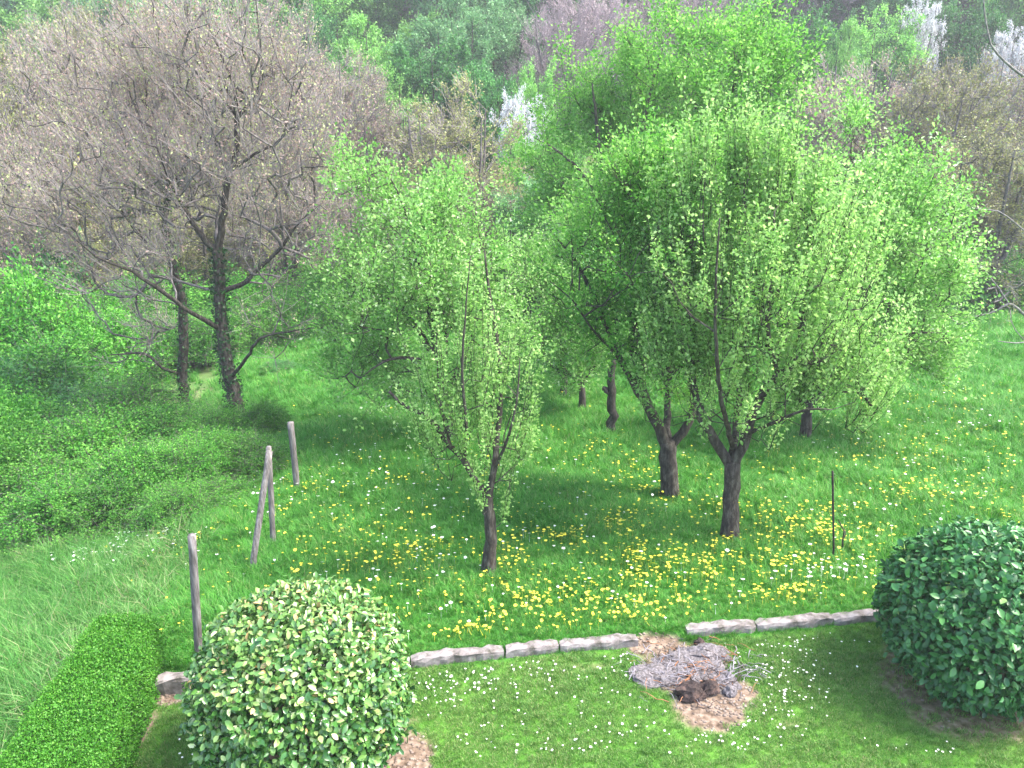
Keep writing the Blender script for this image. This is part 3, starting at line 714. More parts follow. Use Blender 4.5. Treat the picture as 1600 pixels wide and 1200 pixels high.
# ------------------------------------------------------------------ clipped hedge
def hedge():
    zt = .60; base = (-3.7, 5.4); gz = -.1
    root = empty('clipped_hedge', (base[0], base[1], gz)); tag(root, 'bright green clipped box hedge with a flat top at the lawn corner', 'hedge')
    b = np.array([base[0], base[1], gz]); n = 95000
    # solid dark green core block beneath the leaf layer
    import bmesh
    bm = bmesh.new(); lo = [bm.verts.new((x * .97 - (-3.7) * .97, (y - 5.4) * .97, -.35)) for x, y in HEDGE]; hi_ = [bm.verts.new(((x + 3.7) * .93, (y - 5.4) * .95, zt - .10 - gz)) for x, y in HEDGE]
    for i in range(6): bm.faces.new((lo[i], lo[(i + 1) % 6], hi_[(i + 1) % 6], hi_[i]))
    bm.faces.new(hi_); me = bpy.data.meshes.new('hedge_core'); bm.to_mesh(me); bm.free(); link('hedge_core', me, surfmat('hedge_core', [(.01, .03, .006), (.03, .09, .015)], 20), root)
    y = rng.uniform(3.6, 7.13, n); xr = np.interp(y, [3.6, 5.16, 7.14], [-3.05, -3.30, -3.62]); xl = -4.2
    u = rng.random(n); x = xl + (xr - xl) * u; z = np.full(n, zt) - rng.random(n) ** 2 * .09
    side = rng.random(n); zr = rng.random(n) * .8 - .2
    m1 = side < .30; x[m1] = xr[m1] - rng.random(m1.sum()) ** 2 * .07; z[m1] = zr[m1] * 1.0 * zt / .6
    m2 = (side >= .30) & (side < .38); x[m2] = xl + rng.random(m2.sum()) ** 2 * .07; z[m2] = zr[m2]
    m3 = (side >= .38) & (side < .44); y[m3] = 7.12 - rng.random(m3.sum()) ** 2 * .07; z[m3] = zr[m3]
    z = np.where(z > .48, z + .03 * nz2(x, y, 6) - .05 * (np.minimum(x - xl, xr - x) < .06) * rng.random(n), z)
    x = x + .03 * nz2(y, z, 7)
    nr = np.zeros((n, 3)); nr[:, 2] = 1; nr[m1] = (1, 0, .3); nr[m2] = (-1, 0, .3); nr[m3] = (0, 1, .3)
    p = np.stack([x, y, z], 1) + rng.normal(0, .012, (n, 3)); ax = unit(nr * .9 + rng.normal(0, .8, (n, 3)))
    o = link('foliage', leaves_mesh('foliage', p - b, ax, unit(nr + rng.normal(0, .6, (n, 3))), rng.uniform(.016, .03, n), rng.uniform(.010, .018, n), np.clip(rng.normal(.5, .25, n), 0, 1)), M['hedge'], root); o['kind'] = 'stuff'
hedge()

# ------------------------------------------------------------------ round laurel bushes
def big_leaf(name, L, Wd, mat, tintv, seed):
    """folded leaf with curved tip, 8 quads"""
    rs = np.random.default_rng(seed); V = []; F = []
    prof = [(0, .06), (.22, .36), (.5, .5), (.78, .36), (1.0, .04)]
    for t, w_ in prof:
        zc = -.18 * L * t * t
        V += [(t * L, -w_ * Wd, zc + w_ * Wd * .35), (t * L, 0, zc), (t * L, w_ * Wd, zc + w_ * Wd * .35)]
    for i in range(4):
        for j in range(2): F.append((i * 3 + j, i * 3 + j + 1, (i + 1) * 3 + j + 1, (i + 1) * 3 + j))
    me = mesh_np(name, np.array(V), np.array(F), 4, np.full(8, tintv), smooth=True); me.materials.append(mat); return me
def bush(label, c, rx, ry, rz, mat, nleaf, ll, seed, sunbias):
    rs = np.random.default_rng(seed); root = empty('laurel_bush', (c[0], c[1], H1(c[0], c[1]))); tag(root, label, 'bush', 'clipped round laurels on the lawn')
    b = np.array(root.location[:]); cc = np.array(c) - b
    # stems inside
    st = []; T = Tree(seed)
    for k in range(7):
        a = k * .9; st.append([(cc[0] * 0 + .06 * math.cos(a), .06 * math.sin(a), -.05, .025), (.25 * rx * math.cos(a), .25 * ry * math.sin(a), cc[2] * .6, .018), (.7 * rx * math.cos(a) * .8, .7 * ry * math.sin(a) * .8, cc[2] + rz * .3, .008)])
    for k, s_ in enumerate(st):
        q = resample(s_, .1, .3, k); link('stem', poly_tube('stem', q[:, :3], q[:, 3], 6, .2, k), M['bark_dark'], root)
    def shell(n, depth):
        d = unit(rs.normal(size=(n, 3))); d = d[(d[:, 2] > -.9)]
        lump_ = 1 + .075 * np.array([mn.noise(Vector(q) * 3.2 + Vector((seed, 0, 0))) for q in d]) + .05 * np.array([mn.noise(Vector(q) * 8 + Vector((0, seed, 0))) for q in d])
        r = lump_ - depth * rs.random(len(d)) ** 1.5 + (rs.random(len(d)) < .05) * rs.random(len(d)) * .09
        sq = np.sign(d) * np.abs(d) ** .9; sq = sq / np.linalg.norm(sq, axis=1, keepdims=True) ** .6
        p = cc + sq * r[:, None] * np.array([rx, ry, rz]); nrm = unit(d / np.array([rx, ry, rz]))
        k = p[:, 2] > .05
        return p[k], nrm[k]
    p, nr = shell(nleaf, .28); n = len(p)
    ax = unit(nr * .55 + rs.normal(0, .75, (n, 3)) + np.array([0, 0, -.15])); ln = unit(nr * 1.0 + np.array([0, 0, .45]) + rs.normal(0, .45, (n, 3)))
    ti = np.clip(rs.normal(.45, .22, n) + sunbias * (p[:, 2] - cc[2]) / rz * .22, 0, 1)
    # larger leaves: 4 quads each via template
    tmpl = np.array([(0, 0, 0), (.3, -.36, .10), (.72, -.34, .06), (1, 0, -.14), (.72, .34, .06), (.3, .36, .10), (.5, 0, -.02)])
    tf = np.array([(0, 1, 2, 6), (6, 2, 3, 3), (0, 6, 4, 5), (6, 3, 4, 4)])
    L = rs.uniform(ll[0], ll[1], n); W_ = L * rs.uniform(.42, .6, n)
    side = unit(np.cross(ln, ax)); up_ = np.cross(ax, side)
    V = (p[:, None] + tmpl[None, :, 0:1] * ax[:, None] * L[:, None, None] + tmpl[None, :, 1:2] * side[:, None] * W_[:, None, None] * 1.4 + tmpl[None, :, 2:3] * up_[:, None] * L[:, None, None])
    tri = np.array([(0, 1, 6), (1, 2, 6), (2, 3, 6), (3, 4, 6), (4, 5, 6), (5, 0, 6)])
    F = (tri[None] + (np.arange(n) * 7)[:, None, None]).reshape(-1, 3)
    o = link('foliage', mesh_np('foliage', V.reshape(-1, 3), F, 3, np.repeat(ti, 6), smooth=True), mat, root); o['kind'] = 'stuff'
    # 300 leaves as parts, on the side that shows largest
    vd = unit(np.array([0, 0, CAMZ]) - (np.array(c)))
    p, nr = shell(3500, .02); k = np.argsort(-(nr @ vd) + rs.random(len(p)) * .9)[:300]; p, nr = p[k] + nr[k] * .015, nr[k]
    ms = [big_leaf('leaf', 1, .62, mat, t_, i) for i, t_ in enumerate((.2, .4, .55, .7, .85, .98))]
    pr = [.22, .26, .22, .16, .11, .03]
    for i in range(len(p)):
        o = bpy.data.objects.new('leaf', ms[rs.choice(6, p=pr)]); C.objects.link(o); o.parent = root
        ax_ = unit(nr[i] * .4 + rs.normal(0, .7, 3) + np.array([0, 0, -.2])); up2 = unit(nr[i] + np.array([0, 0, .4]) + rs.normal(0, .35, 3)); sd2 = unit(np.cross(up2, ax_)); up2 = np.cross(ax_, sd2)
        s_ = rs.uniform(ll[0], ll[1]) * 1.1
        o.matrix_local = Matrix(((ax_[0] * s_, sd2[0] * s_, up2[0] * s_, p[i][0]), (ax_[1] * s_, sd2[1] * s_, up2[1] * s_, p[i][1]), (ax_[2] * s_, sd2[2] * s_, up2[2] * s_, p[i][2]), (0, 0, 0, 1)))
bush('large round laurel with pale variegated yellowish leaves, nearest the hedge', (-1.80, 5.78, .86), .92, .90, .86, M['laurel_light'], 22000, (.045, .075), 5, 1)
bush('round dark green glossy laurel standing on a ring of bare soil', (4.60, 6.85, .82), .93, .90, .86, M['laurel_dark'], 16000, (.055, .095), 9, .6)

# ------------------------------------------------------------------ orchard trees
def G(px, py): return gnd(px, py).y
Yp = G(1140, 842)
build_tree('pear_tree', 'pear tree with upright bright green shoots, its trunk nearest the thin iron stake', 'pear tree', [
    px_limb(Yp, [(1139, 845, .155), (1141, 800, .145), (1143, 760, .14), (1144, 720, .145)]),
    px_limb(Yp, [(1144, 730, .10), (1118, 688, .085), (1097, 652, .075), (1082, 590, .06, .1), (1080, 530, .045, .2), (1073, 440, .03, .3), (1066, 370, .012, .4)]),
    px_limb(Yp, [(1146, 730, .10), (1166, 680, .085, -.1), (1185, 625, .075, -.2), (1215, 587, .065, -.2), (1246, 555, .055, -.2), (1257, 480, .035, -.2), (1266, 400, .02, -.2), (1276, 330, .01, -.2)]),
    px_limb(Yp, [(1145, 728, .07), (1152, 660, .06, .4), (1162, 560, .05, .6), (1172, 450, .03, .7), (1180, 330, .015, .7)]),
    px_limb(Yp, [(1146, 700, .05), (1130, 640, .04, -.5), (1120, 560, .03, -.8), (1118, 450, .02, -.8), (1125, 340, .01, -.8)]),
    px_limb(Yp, [(1216, 588, .04), (1200, 520, .035, -.4), (1205, 430, .025, -.5), (1210, 330, .012, -.5)]),
    px_limb(Yp, [(1246, 556, .035), (1290, 535, .025, -.1), (1325, 560, .015), (1345, 610, .008)]),
    px_limb(Yp, [(1166, 680, .035, -.1), (1210, 660, .03, -.5), (1260, 640, .018, -.8), (1300, 640, .008, -.9)])],
    [px_ell(Yp, 1170, 460, 125, 150, 1.3), px_ell(Yp, 1085, 590, 80, 100, .9), px_ell(Yp, 1275, 510, 95, 150, 1.1), px_ell(Yp, 1150, 620, 90, 80, 1.0), px_ell(Yp, 1325, 610, 62, 95, .7, wgt=1.2), px_ell(Yp, 1075, 460, 60, 150, .8), px_ell(Yp, 1150, 300, 26, 75, .4, wgt=3), px_ell(Yp, 1225, 630, 70, 55, .6), px_ell(Yp, 1210, 320, 28, 80, .4, wgt=3), px_ell(Yp, 1270, 360, 26, 80, .4, wgt=3), px_ell(Yp, 1090, 330, 28, 80, .4, wgt=3)],
    11, 'bark_dark', 'pear', natt=700, ntwig=2200, nleaf=80000, lsize=(.034, .056), tw=(.4, 1.2), up=2.4, out=.6, rnd=.13, spread=.030, minlevel=.22, group='blossoming orchard trees', lw=.7, tint=(.6, .22))
Yb = G(1047, 777)
build_tree('pear_tree', 'thick trunked green orchard tree forking low, just left behind the pear', 'fruit tree', [
    px_limb(Yb, [(1047, 780, .18), (1046, 745, .165), (1044, 712, .17), (1043, 690, .15)]),
    px_limb(Yb, [(1043, 700, .12), (1028, 668, .115), (1010, 628, .10), (985, 592, .075), (965, 552, .06), (943, 500, .045), (905, 418, .028, .2), (860, 360, .012, .3)]),
    px_limb(Yb, [(1010, 630, .10), (1000, 580, .11, .2), (991, 530, .10, .3), (992, 460, .07, .4), (986, 390, .05, .5), (1000, 300, .03, .6), (1010, 230, .012, .6)]),
    px_limb(Yb, [(1044, 700, .10), (1042, 650, .075, .3), (1045, 590, .065, .4), (1050, 520, .05, .4), (1048, 420, .035, .4), (1042, 310, .02, .4)]),
    px_limb(Yb, [(1046, 700, .10), (1066, 674, .09), (1084, 640, .08), (1080, 580, .07, .3), (1090, 500, .05, .4), (1110, 400, .03, .6), (1130, 300, .012, .6)]),
    px_limb(Yb, [(965, 552, .03), (930, 520, .022, -.3), (895, 470, .014, -.5), (860, 440, .007, -.7)])],
    [px_ell(Yb, 985, 400, 120, 150, 1.4), px_ell(Yb, 1070, 360, 90, 160, 1.2), px_ell(Yb, 900, 440, 60, 80, .9, wgt=.5), px_ell(Yb, 1030, 560, 60, 60, .7, wgt=.7), px_ell(Yb, 1000, 290, 100, 80, .9), px_ell(Yb, 945, 500, 55, 55, .7), px_ell(Yb, 1075, 600, 45, 60, .5)],
    12, 'bark_dark', 'cherry', natt=640, ntwig=2700, nleaf=60000, lsize=(.036, .062), tw=(.2, .65), up=.6, out=.4, rnd=.55, spread=.05, group='blossoming orchard trees', lw=.65)
Yt = 19.0
build_tree('fruit_tree', 'tallest bright green tree rising to the top of the picture behind the pears', 'fruit tree', [
    px_limb(Yt, [(1010, 700, .18), (1005, 600, .17), (1000, 480, .15), (985, 390, .14), (968, 330, .13)]),
    px_limb(Yt, [(968, 332, .11), (950, 290, .10), (938, 245, .07), (932, 190, .045), (925, 130, .02)]),
    px_limb(Yt, [(966, 335, .08), (935, 305, .06), (905, 265, .045), (870, 235, .03), (835, 215, .012)]),
    px_limb(Yt, [(968, 330, .10), (985, 270, .08), (1000, 215, .06), (1015, 150, .04), (1035, 80, .02)]),
    px_limb(Yt, [(990, 410, .11), (1040, 350, .09), (1090, 280, .08), (1125, 200, .06), (1150, 120, .04), (1165, 30, .02)]),
    px_limb(Yt, [(1095, 275, .05), (1140, 250, .045), (1185, 190, .035), (1210, 110, .015)])],
    [px_ell(Yt, 960, 200, 120, 100, 1.3, dy=1.2), px_ell(Yt, 1090, 150, 120, 120, 2.0), px_ell(Yt, 1180, 110, 70, 95, 1.2), px_ell(Yt, 870, 270, 60, 80, 1.0), px_ell(Yt, 1165, 30, 55, 50, .9), px_ell(Yt, 1000, 70, 60, 45, .8, wgt=.7), px_ell(Yt, 1100, 280, 120, 100, 1.6), px_ell(Yt, 900, 150, 55, 70, .8, dy=.6), px_ell(Yt, 865, 310, 60, 75, .9, dy=.9), px_ell(Yt, 1195, 150, 65, 120, 1.0), px_ell(Yt, 1060, 290, 100, 90, 1.2, dy=.6)],
    13, 'bark_dark', 'cherry', natt=760, ntwig=4400, nleaf=84000, lsize=(.05, .085), tw=(.25, .85), up=.75, out=.4, rnd=.5, spread=.07, lw=.65, tint=(.5, .22))
Yr = G(1262, 690)
build_tree('apple_tree', 'broad pale green apple tree on the right reaching low over the grass', 'apple tree', [
    px_limb(Yr, [(1260, 692, .13), (1262, 650, .12), (1270, 612, .11), (1280, 580, .10)]),
    px_limb(Yr, [(1280, 582, .08), (1310, 540, .07), (1345, 500, .055), (1390, 470, .04), (1440, 450, .02)]),
    px_limb(Yr, [(1280, 582, .08), (1290, 510, .065, .5), (1310, 430, .05, .6), (1330, 340, .03, .6), (1330, 250, .012, .6)]),
    px_limb(Yr, [(1345, 500, .04), (1380, 420, .03, .3), (1410, 330, .02, .4), (1425, 270, .01, .4)]),
    px_limb(Yr, [(1310, 540, .05), (1360, 530, .04, -.6), (1420, 520, .025, -.8), (1480, 520, .01, -.8)]),
    px_limb(Yr, [(1280, 582, .05), (1250, 520, .04), (1240, 440, .03), (1250, 330, .01)])],
    [px_ell(Yr, 1360, 420, 110, 130, 1.8), px_ell(Yr, 1445, 480, 65, 80, 1.2), px_ell(Yr, 1320, 260, 45, 85, .8), px_ell(Yr, 1405, 290, 45, 70, .8), px_ell(Yr, 1280, 380, 80, 120, 1.2, wgt=.6), px_ell(Yr, 1400, 530, 100, 42, 1.2), px_ell(Yr, 1440, 370, 50, 75, .9), px_ell(Yr, 1300, 480, 60, 90, .9), px_ell(Yr, 1330, 210, 22, 50, .4, wgt=2)],
    14, 'bark_dark', 'apple', natt=640, ntwig=2900, nleaf=64000, lsize=(.042, .075), tw=(.25, .7), up=.6, out=.4, rnd=.55, spread=.06, lw=.6, tint=(.5, .23), minlevel=.2)
Yf = G(763, 897)
build_tree('pear_tree', 'small slim pear tree with feathery upright shoots, standing nearest the light laurel', 'pear tree', [
    px_limb(Yf, [(762, 898, .105), (766, 860, .10), (766, 830, .095), (763, 795, .09), (762, 775, .08)]),
    px_limb(Yf, [(762, 780, .06), (742, 748, .05), (725, 720, .05), (703, 695, .045, -.1), (680, 665, .04, -.1), (662, 648, .035, -.1), (632, 635, .03), (608, 612, .02)]),
    px_limb(Yf, [(763, 780, .065), (772, 735, .055), (777, 690, .05, .1), (781, 620, .04, .2), (778, 540, .035, .2), (765, 460, .025, .2), (757, 390, .012, .2)]),
    px_limb(Yf, [(726, 722, .03), (728, 660, .025, -.3), (722, 580, .02, -.4), (728, 480, .012, -.4), (735, 400, .006, -.4)]),
    px_limb(Yf, [(772, 735, .03), (795, 680, .022, -.2), (808, 620, .016, -.2), (812, 560, .008, -.2)]),
    px_limb(Yf, [(704, 696, .022), (690, 640, .018, -.1), (684, 580, .012), (682, 520, .006)])],
    [px_ell(Yf, 740, 630, 55, 130, .5), px_ell(Yf, 795, 650, 30, 130, .45), px_ell(Yf, 688, 670, 32, 100, .4), px_ell(Yf, 745, 520, 26, 60, .3, wgt=1.5), px_ell(Yf, 765, 785, 32, 50, .35, wgt=.8), px_ell(Yf, 725, 695, 62, 70, .5, wgt=1.0), px_ell(Yf, 805, 705, 25, 60, .3)],
    15, 'bark_dark', 'pear', natt=150, ntwig=280, nleaf=13500, lsize=(.03, .048), tw=(.45, 1.2), up=2.6, out=.5, rnd=.12, spread=.026, lw=.7, tint=(.6, .2), minlevel=.12)
Ya = G(700, 690) 
build_tree('apple_tree', 'wide round apple tree with fresh pale leaves behind the slim pear', 'apple tree', [
    px_limb(Ya, [(702, 676, .15), (700, 630, .14), (692, 590, .13), (680, 560, .12)]),
    px_limb(Ya, [(682, 562, .09), (650, 510, .07), (610, 470, .05), (570, 450, .02)]),
    px_limb(Ya, [(682, 562, .09), (670, 480, .07), (650, 400, .05), (630, 320, .03), (605, 270, .012)]),
    px_limb(Ya, [(700, 610, .09), (735, 540, .07), (760, 460, .05), (770, 390, .02)]),
    px_limb(Ya, [(690, 590, .07), (700, 500, .05, .6), (700, 400, .03, .8), (695, 330, .012, .8)]),
    px_limb(Ya, [(685, 570, .06), (640, 560, .045, -.5), (600, 565, .03, -.8), (565, 590, .012, -1)])],
    [px_ell(Ya, 640, 430, 110, 130, 1.9), px_ell(Ya, 740, 450, 75, 110, 1.4), px_ell(Ya, 575, 540, 55, 80, 1.0), px_ell(Ya, 590, 300, 50, 55, .8), px_ell(Ya, 690, 350, 80, 70, 1.2), px_ell(Ya, 610, 580, 90, 60, 1.2, wgt=.7), px_ell(Ya, 545, 450, 50, 90, .9), px_ell(Ya, 800, 520, 45, 90, 1.0), px_ell(Ya, 560, 280, 40, 45, .6)],
    16, 'bark_dark', 'apple', natt=660, ntwig=2700, nleaf=52000, lsize=(.042, .075), tw=(.25, .7), up=.6, out=.4, rnd=.55, spread=.06, lw=.6, tint=(.5, .23), minlevel=.2)
# small trees of the row behind
for (bx, by, fx, fy, lab, ells, sd_) in [
    (910, 645, 909, 602, 'small orchard tree with a Y fork, between the two trunks in the middle distance', [(905, 545, 42, 50), (930, 480, 45, 50)], 17),
    (881, 623, 882, 588, 'farthest small orchard tree, just left of the Y forked one', [(870, 510, 48, 65), (850, 430, 50, 50)], 18)]:
    Y_ = G(bx, by)
    build_tree('fruit_tree', lab, 'fruit tree', [px_limb(Y_, [(bx, by, .10), (bx, (by + fy) / 2, .09), (fx, fy, .085)]),
        px_limb(Y_, [(fx, fy, .065), (fx - 14, fy - 14, .055), (fx - 30, fy - 25, .045), (fx - 35, fy - 70, .02)]),
        px_limb(Y_, [(fx, fy, .065), (fx + 10, fy - 16, .055), (fx + 18, fy - 34, .045), (fx + 24, fy - 80, .02)]),
        px_limb(Y_, [(fx, fy, .05), (fx - 2, fy - 40, .04, .4), (fx - 4, fy - 90, .02, .6)])],
        [px_ell(Y_, *e, 1.0) for e in ells], sd_, 'bark_dark', 'apple', natt=220, ntwig=900, nleaf=17000, lsize=(.04, .075), tw=(.25, .7), up=.6, out=.4, rnd=.5, spread=.07, lw=.6, group='small orchard trees in the back row')
Y_ = G(957, 680)
dt = empty('dead_tree', gnd(957, 680)); tag(dt, 'thin bare dead trunk with a short stub, left of the thick forked tree', 'dead tree')
def rl(Y, rows):
    q = resample(px_limb(Y, rows), .12, .2, 3); return q[:, :3] - np.array(dt.location[:]), q[:, 3]
p_, r_ = rl(Y_, [(957, 682, .085), (956, 640, .08), (955, 610, .075), (957, 580, .06), (960, 560, .03)]); link('trunk', poly_tube('trunk', p_, r_, 9, .25, 2), M['bark_dark'], dt)
p_, r_ = rl(Y_, [(955, 616, .05), (948, 610, .045), (942, 606, .045)]); link('limb', poly_tube('limb', p_, r_, 7, .25, 3), M['bark_dark'], dt)

# ------------------------------------------------------------------ bare walnuts on the left
Yw = G(373, 668)
def bz(px, py, Y): p = at(px, py, Y); return p
def foot(rows, Y):  # put the first point on the terrain
    p = at(rows[0][0], rows[0][1], Y); z = H1(p.x, p.y)
    out = px_limb(Y, rows); out[0] = (out[0][0], out[0][1], min(z, out[1][2] - .2) - .05, out[0][3]); return out

build_tree('walnut_tree', 'tall bare walnut with dark leaning ivy clad trunk and pinkish buds', 'walnut tree', [
    foot([(375, 668, .30), (366, 620, .26), (352, 560, .23), (345, 500, .21), (342, 440, .19), (340, 390, .17)], Yw),
    px_limb(Yw, [(340, 392, .14), (348, 335, .12), (357, 285, .11), (368, 235, .10), (370, 182, .09), (360, 120, .05), (335, 60, .03), (310, 5, .012)]),
    px_limb(Yw, [(370, 184, .07), (392, 158, .055), (408, 120, .045), (406, 60, .03), (400, 0, .015)]),
    px_limb(Yw, [(366, 262, .06), (400, 240, .05), (440, 215, .035), (455, 150, .02), (470, 60, .01)]),
    px_limb(Yw, [(340, 392, .12), (315, 370, .10), (298, 345, .08), (280, 310, .06), (268, 290, .04, -.5), (245, 230, .02, -.8)]),
    px_limb(Yw, [(345, 516, .10), (318, 500, .085, -.4), (285, 478, .075, -.8), (240, 446, .065, -1.2), (190, 417, .05, -1.5), (150, 400, .035, -1.8), (105, 362, .015, -2)]),
    px_limb(Yw, [(348, 455, .10), (385, 440, .085), (415, 410, .07), (440, 385, .055), (470, 345, .03), (500, 320, .012)]),
    px_limb(Yw, [(362, 590, .07), (385, 560, .06, -.5), (405, 530, .045, -.8), (440, 520, .035, -1), (490, 512, .015, -1.2)]),
    px_limb(Yw, [(370, 182, .05), (340, 140, .04, .6), (320, 100, .03, .8), (300, 30, .01, .8)])],
    [px_ell(Yw, 390, 150, 120, 150, 2.4), px_ell(Yw, 260, 280, 120, 120, 2.2), px_ell(Yw, 450, 330, 90, 110, 1.8), px_ell(Yw, 210, 420, 90, 60, 1.4, wgt=.6), px_ell(Yw, 330, 60, 130, 80, 2.0), px_ell(Yw, 430, 500, 60, 50, 1.2, wgt=.4), px_ell(Yw, 480, 200, 70, 110, 1.6)],
    21, 'bark_dark', 'bud_pink', natt=760, ntwig=5600, nleaf=26000, lsize=(.035, .062), tw=(.3, .85), up=1.0, out=.5, rnd=.42, spread=.05, twigr=.0055, trs=.54, twmat='twig_brown', group='bare walnuts on the bank', ivy=1500, tip=.011, mx=.09, branchmat='bark_grey', lw=.5, gnarl=.09)
Yv = G(285, 650)
build_tree('walnut_tree', 'bare walnut with straight mottled trunk, left of the leaning ivy clad one', 'walnut tree', [
    foot([(285, 645, .22), (285, 600, .20), (286, 540, .19), (284, 480, .17), (268, 400, .15), (258, 350, .13), (262, 300, .11)], Yv),
    px_limb(Yv, [(262, 302, .10), (262, 230, .085), (248, 190, .07), (225, 160, .055), (200, 110, .035), (150, 45, .012)]),
    px_limb(Yv, [(262, 235, .06), (232, 210, .05), (205, 150, .035), (185, 70, .012)]),
    px_limb(Yv, [(262, 300, .06), (300, 245, .045), (325, 180, .03), (330, 110, .01)]),
    px_limb(Yv, [(285, 612, .06), (255, 612, .05, -.5), (210, 604, .025, -1)]),
    px_limb(Yv, [(282, 585, .07), (255, 575, .06, -.5), (225, 552, .05, -.8), (170, 555, .02, -1)]),
    px_limb(Yv, [(268, 400, .08), (220, 370, .06, .5), (170, 300, .04, .6), (120, 240, .015, .6)]),
    px_limb(Yv, [(258, 350, .07), (290, 330, .05, .6), (310, 290, .03, .6)])],
    [px_ell(Yv, 190, 150, 120, 130, 2.4), px_ell(Yv, 120, 300, 110, 110, 2.4), px_ell(Yv, 280, 180, 100, 110, 2.0), px_ell(Yv, 180, 420, 90, 80, 1.5, wgt=.5), px_ell(Yv, 220, 520, 70, 60, 1.3, wgt=.4)],
    22, 'bark_dark', 'bud_pink', natt=600, ntwig=4800, nleaf=23000, lsize=(.035, .062), tw=(.3, .85), up=1.0, out=.5, rnd=.42, spread=.05, twigr=.0055, trs=.54, twmat='twig_brown', group='bare walnuts on the bank', ivy=900, tip=.011, mx=.09, branchmat='bark_grey', lw=.5, gnarl=.09)
# pale bare tree standing outside the frame on the right, branches reaching in
Yx = 15.0
xb = at(1720, 640, Yx); xg = H1(xb.x, Yx)
build_tree('bare_tree', 'smooth pale grey bare branches reaching in at the right edge of the picture', 'bare tree', [
    [(xb.x, Yx, xg, .16), (xb.x - .05, Yx, xg + 1.2, .14), (xb.x - .15, Yx, xg + 2.4, .11), (xb.x, Yx, xg + 4.5, .06), (xb.x - .2, Yx, xg + 6, .03)],
    [(xb.x - .1, Yx, xg + 2.0, .06)] + px_limb(Yx, [(1640, 515, .04), (1590, 482, .03), (1575, 475, .028), (1545, 490, .02), (1505, 496, .008)]),
    px_limb(Yx, [(1577, 476, .022), (1560, 450, .018), (1540, 425, .012), (1522, 395, .005)]),
    px_limb(Yx, [(1640, 515, .025), (1600, 535, .018, -.2), (1560, 533, .008, -.3)]),
    [(xb.x - .1, Yx, xg + 4.2, .06)] + px_limb(Yx, [(1640, 140, .04), (1598, 118, .03), (1570, 95, .026), (1548, 70, .022), (1540, 30, .018), (1535, -20, .012)]),
    px_limb(Yx, [(1600, 360, .02), (1560, 330, .015), (1520, 325, .010), (1480, 305, .005)])],
    [px_ell(Yx, 1640, 420, 60, 160, 1.0), px_ell(Yx, 1680, 200, 80, 150, 1.4), px_ell(Yx, 1560, 460, 35, 50, .5, wgt=.5)],
    23, 'bark_pale', 'bud_olive', natt=110, ntwig=260, nleaf=1500, lsize=(.02, .04), tw=(.2, .6), up=.3, out=.6, rnd=.5, spread=.03, twigr=.004, tip=.006, mx=.03)

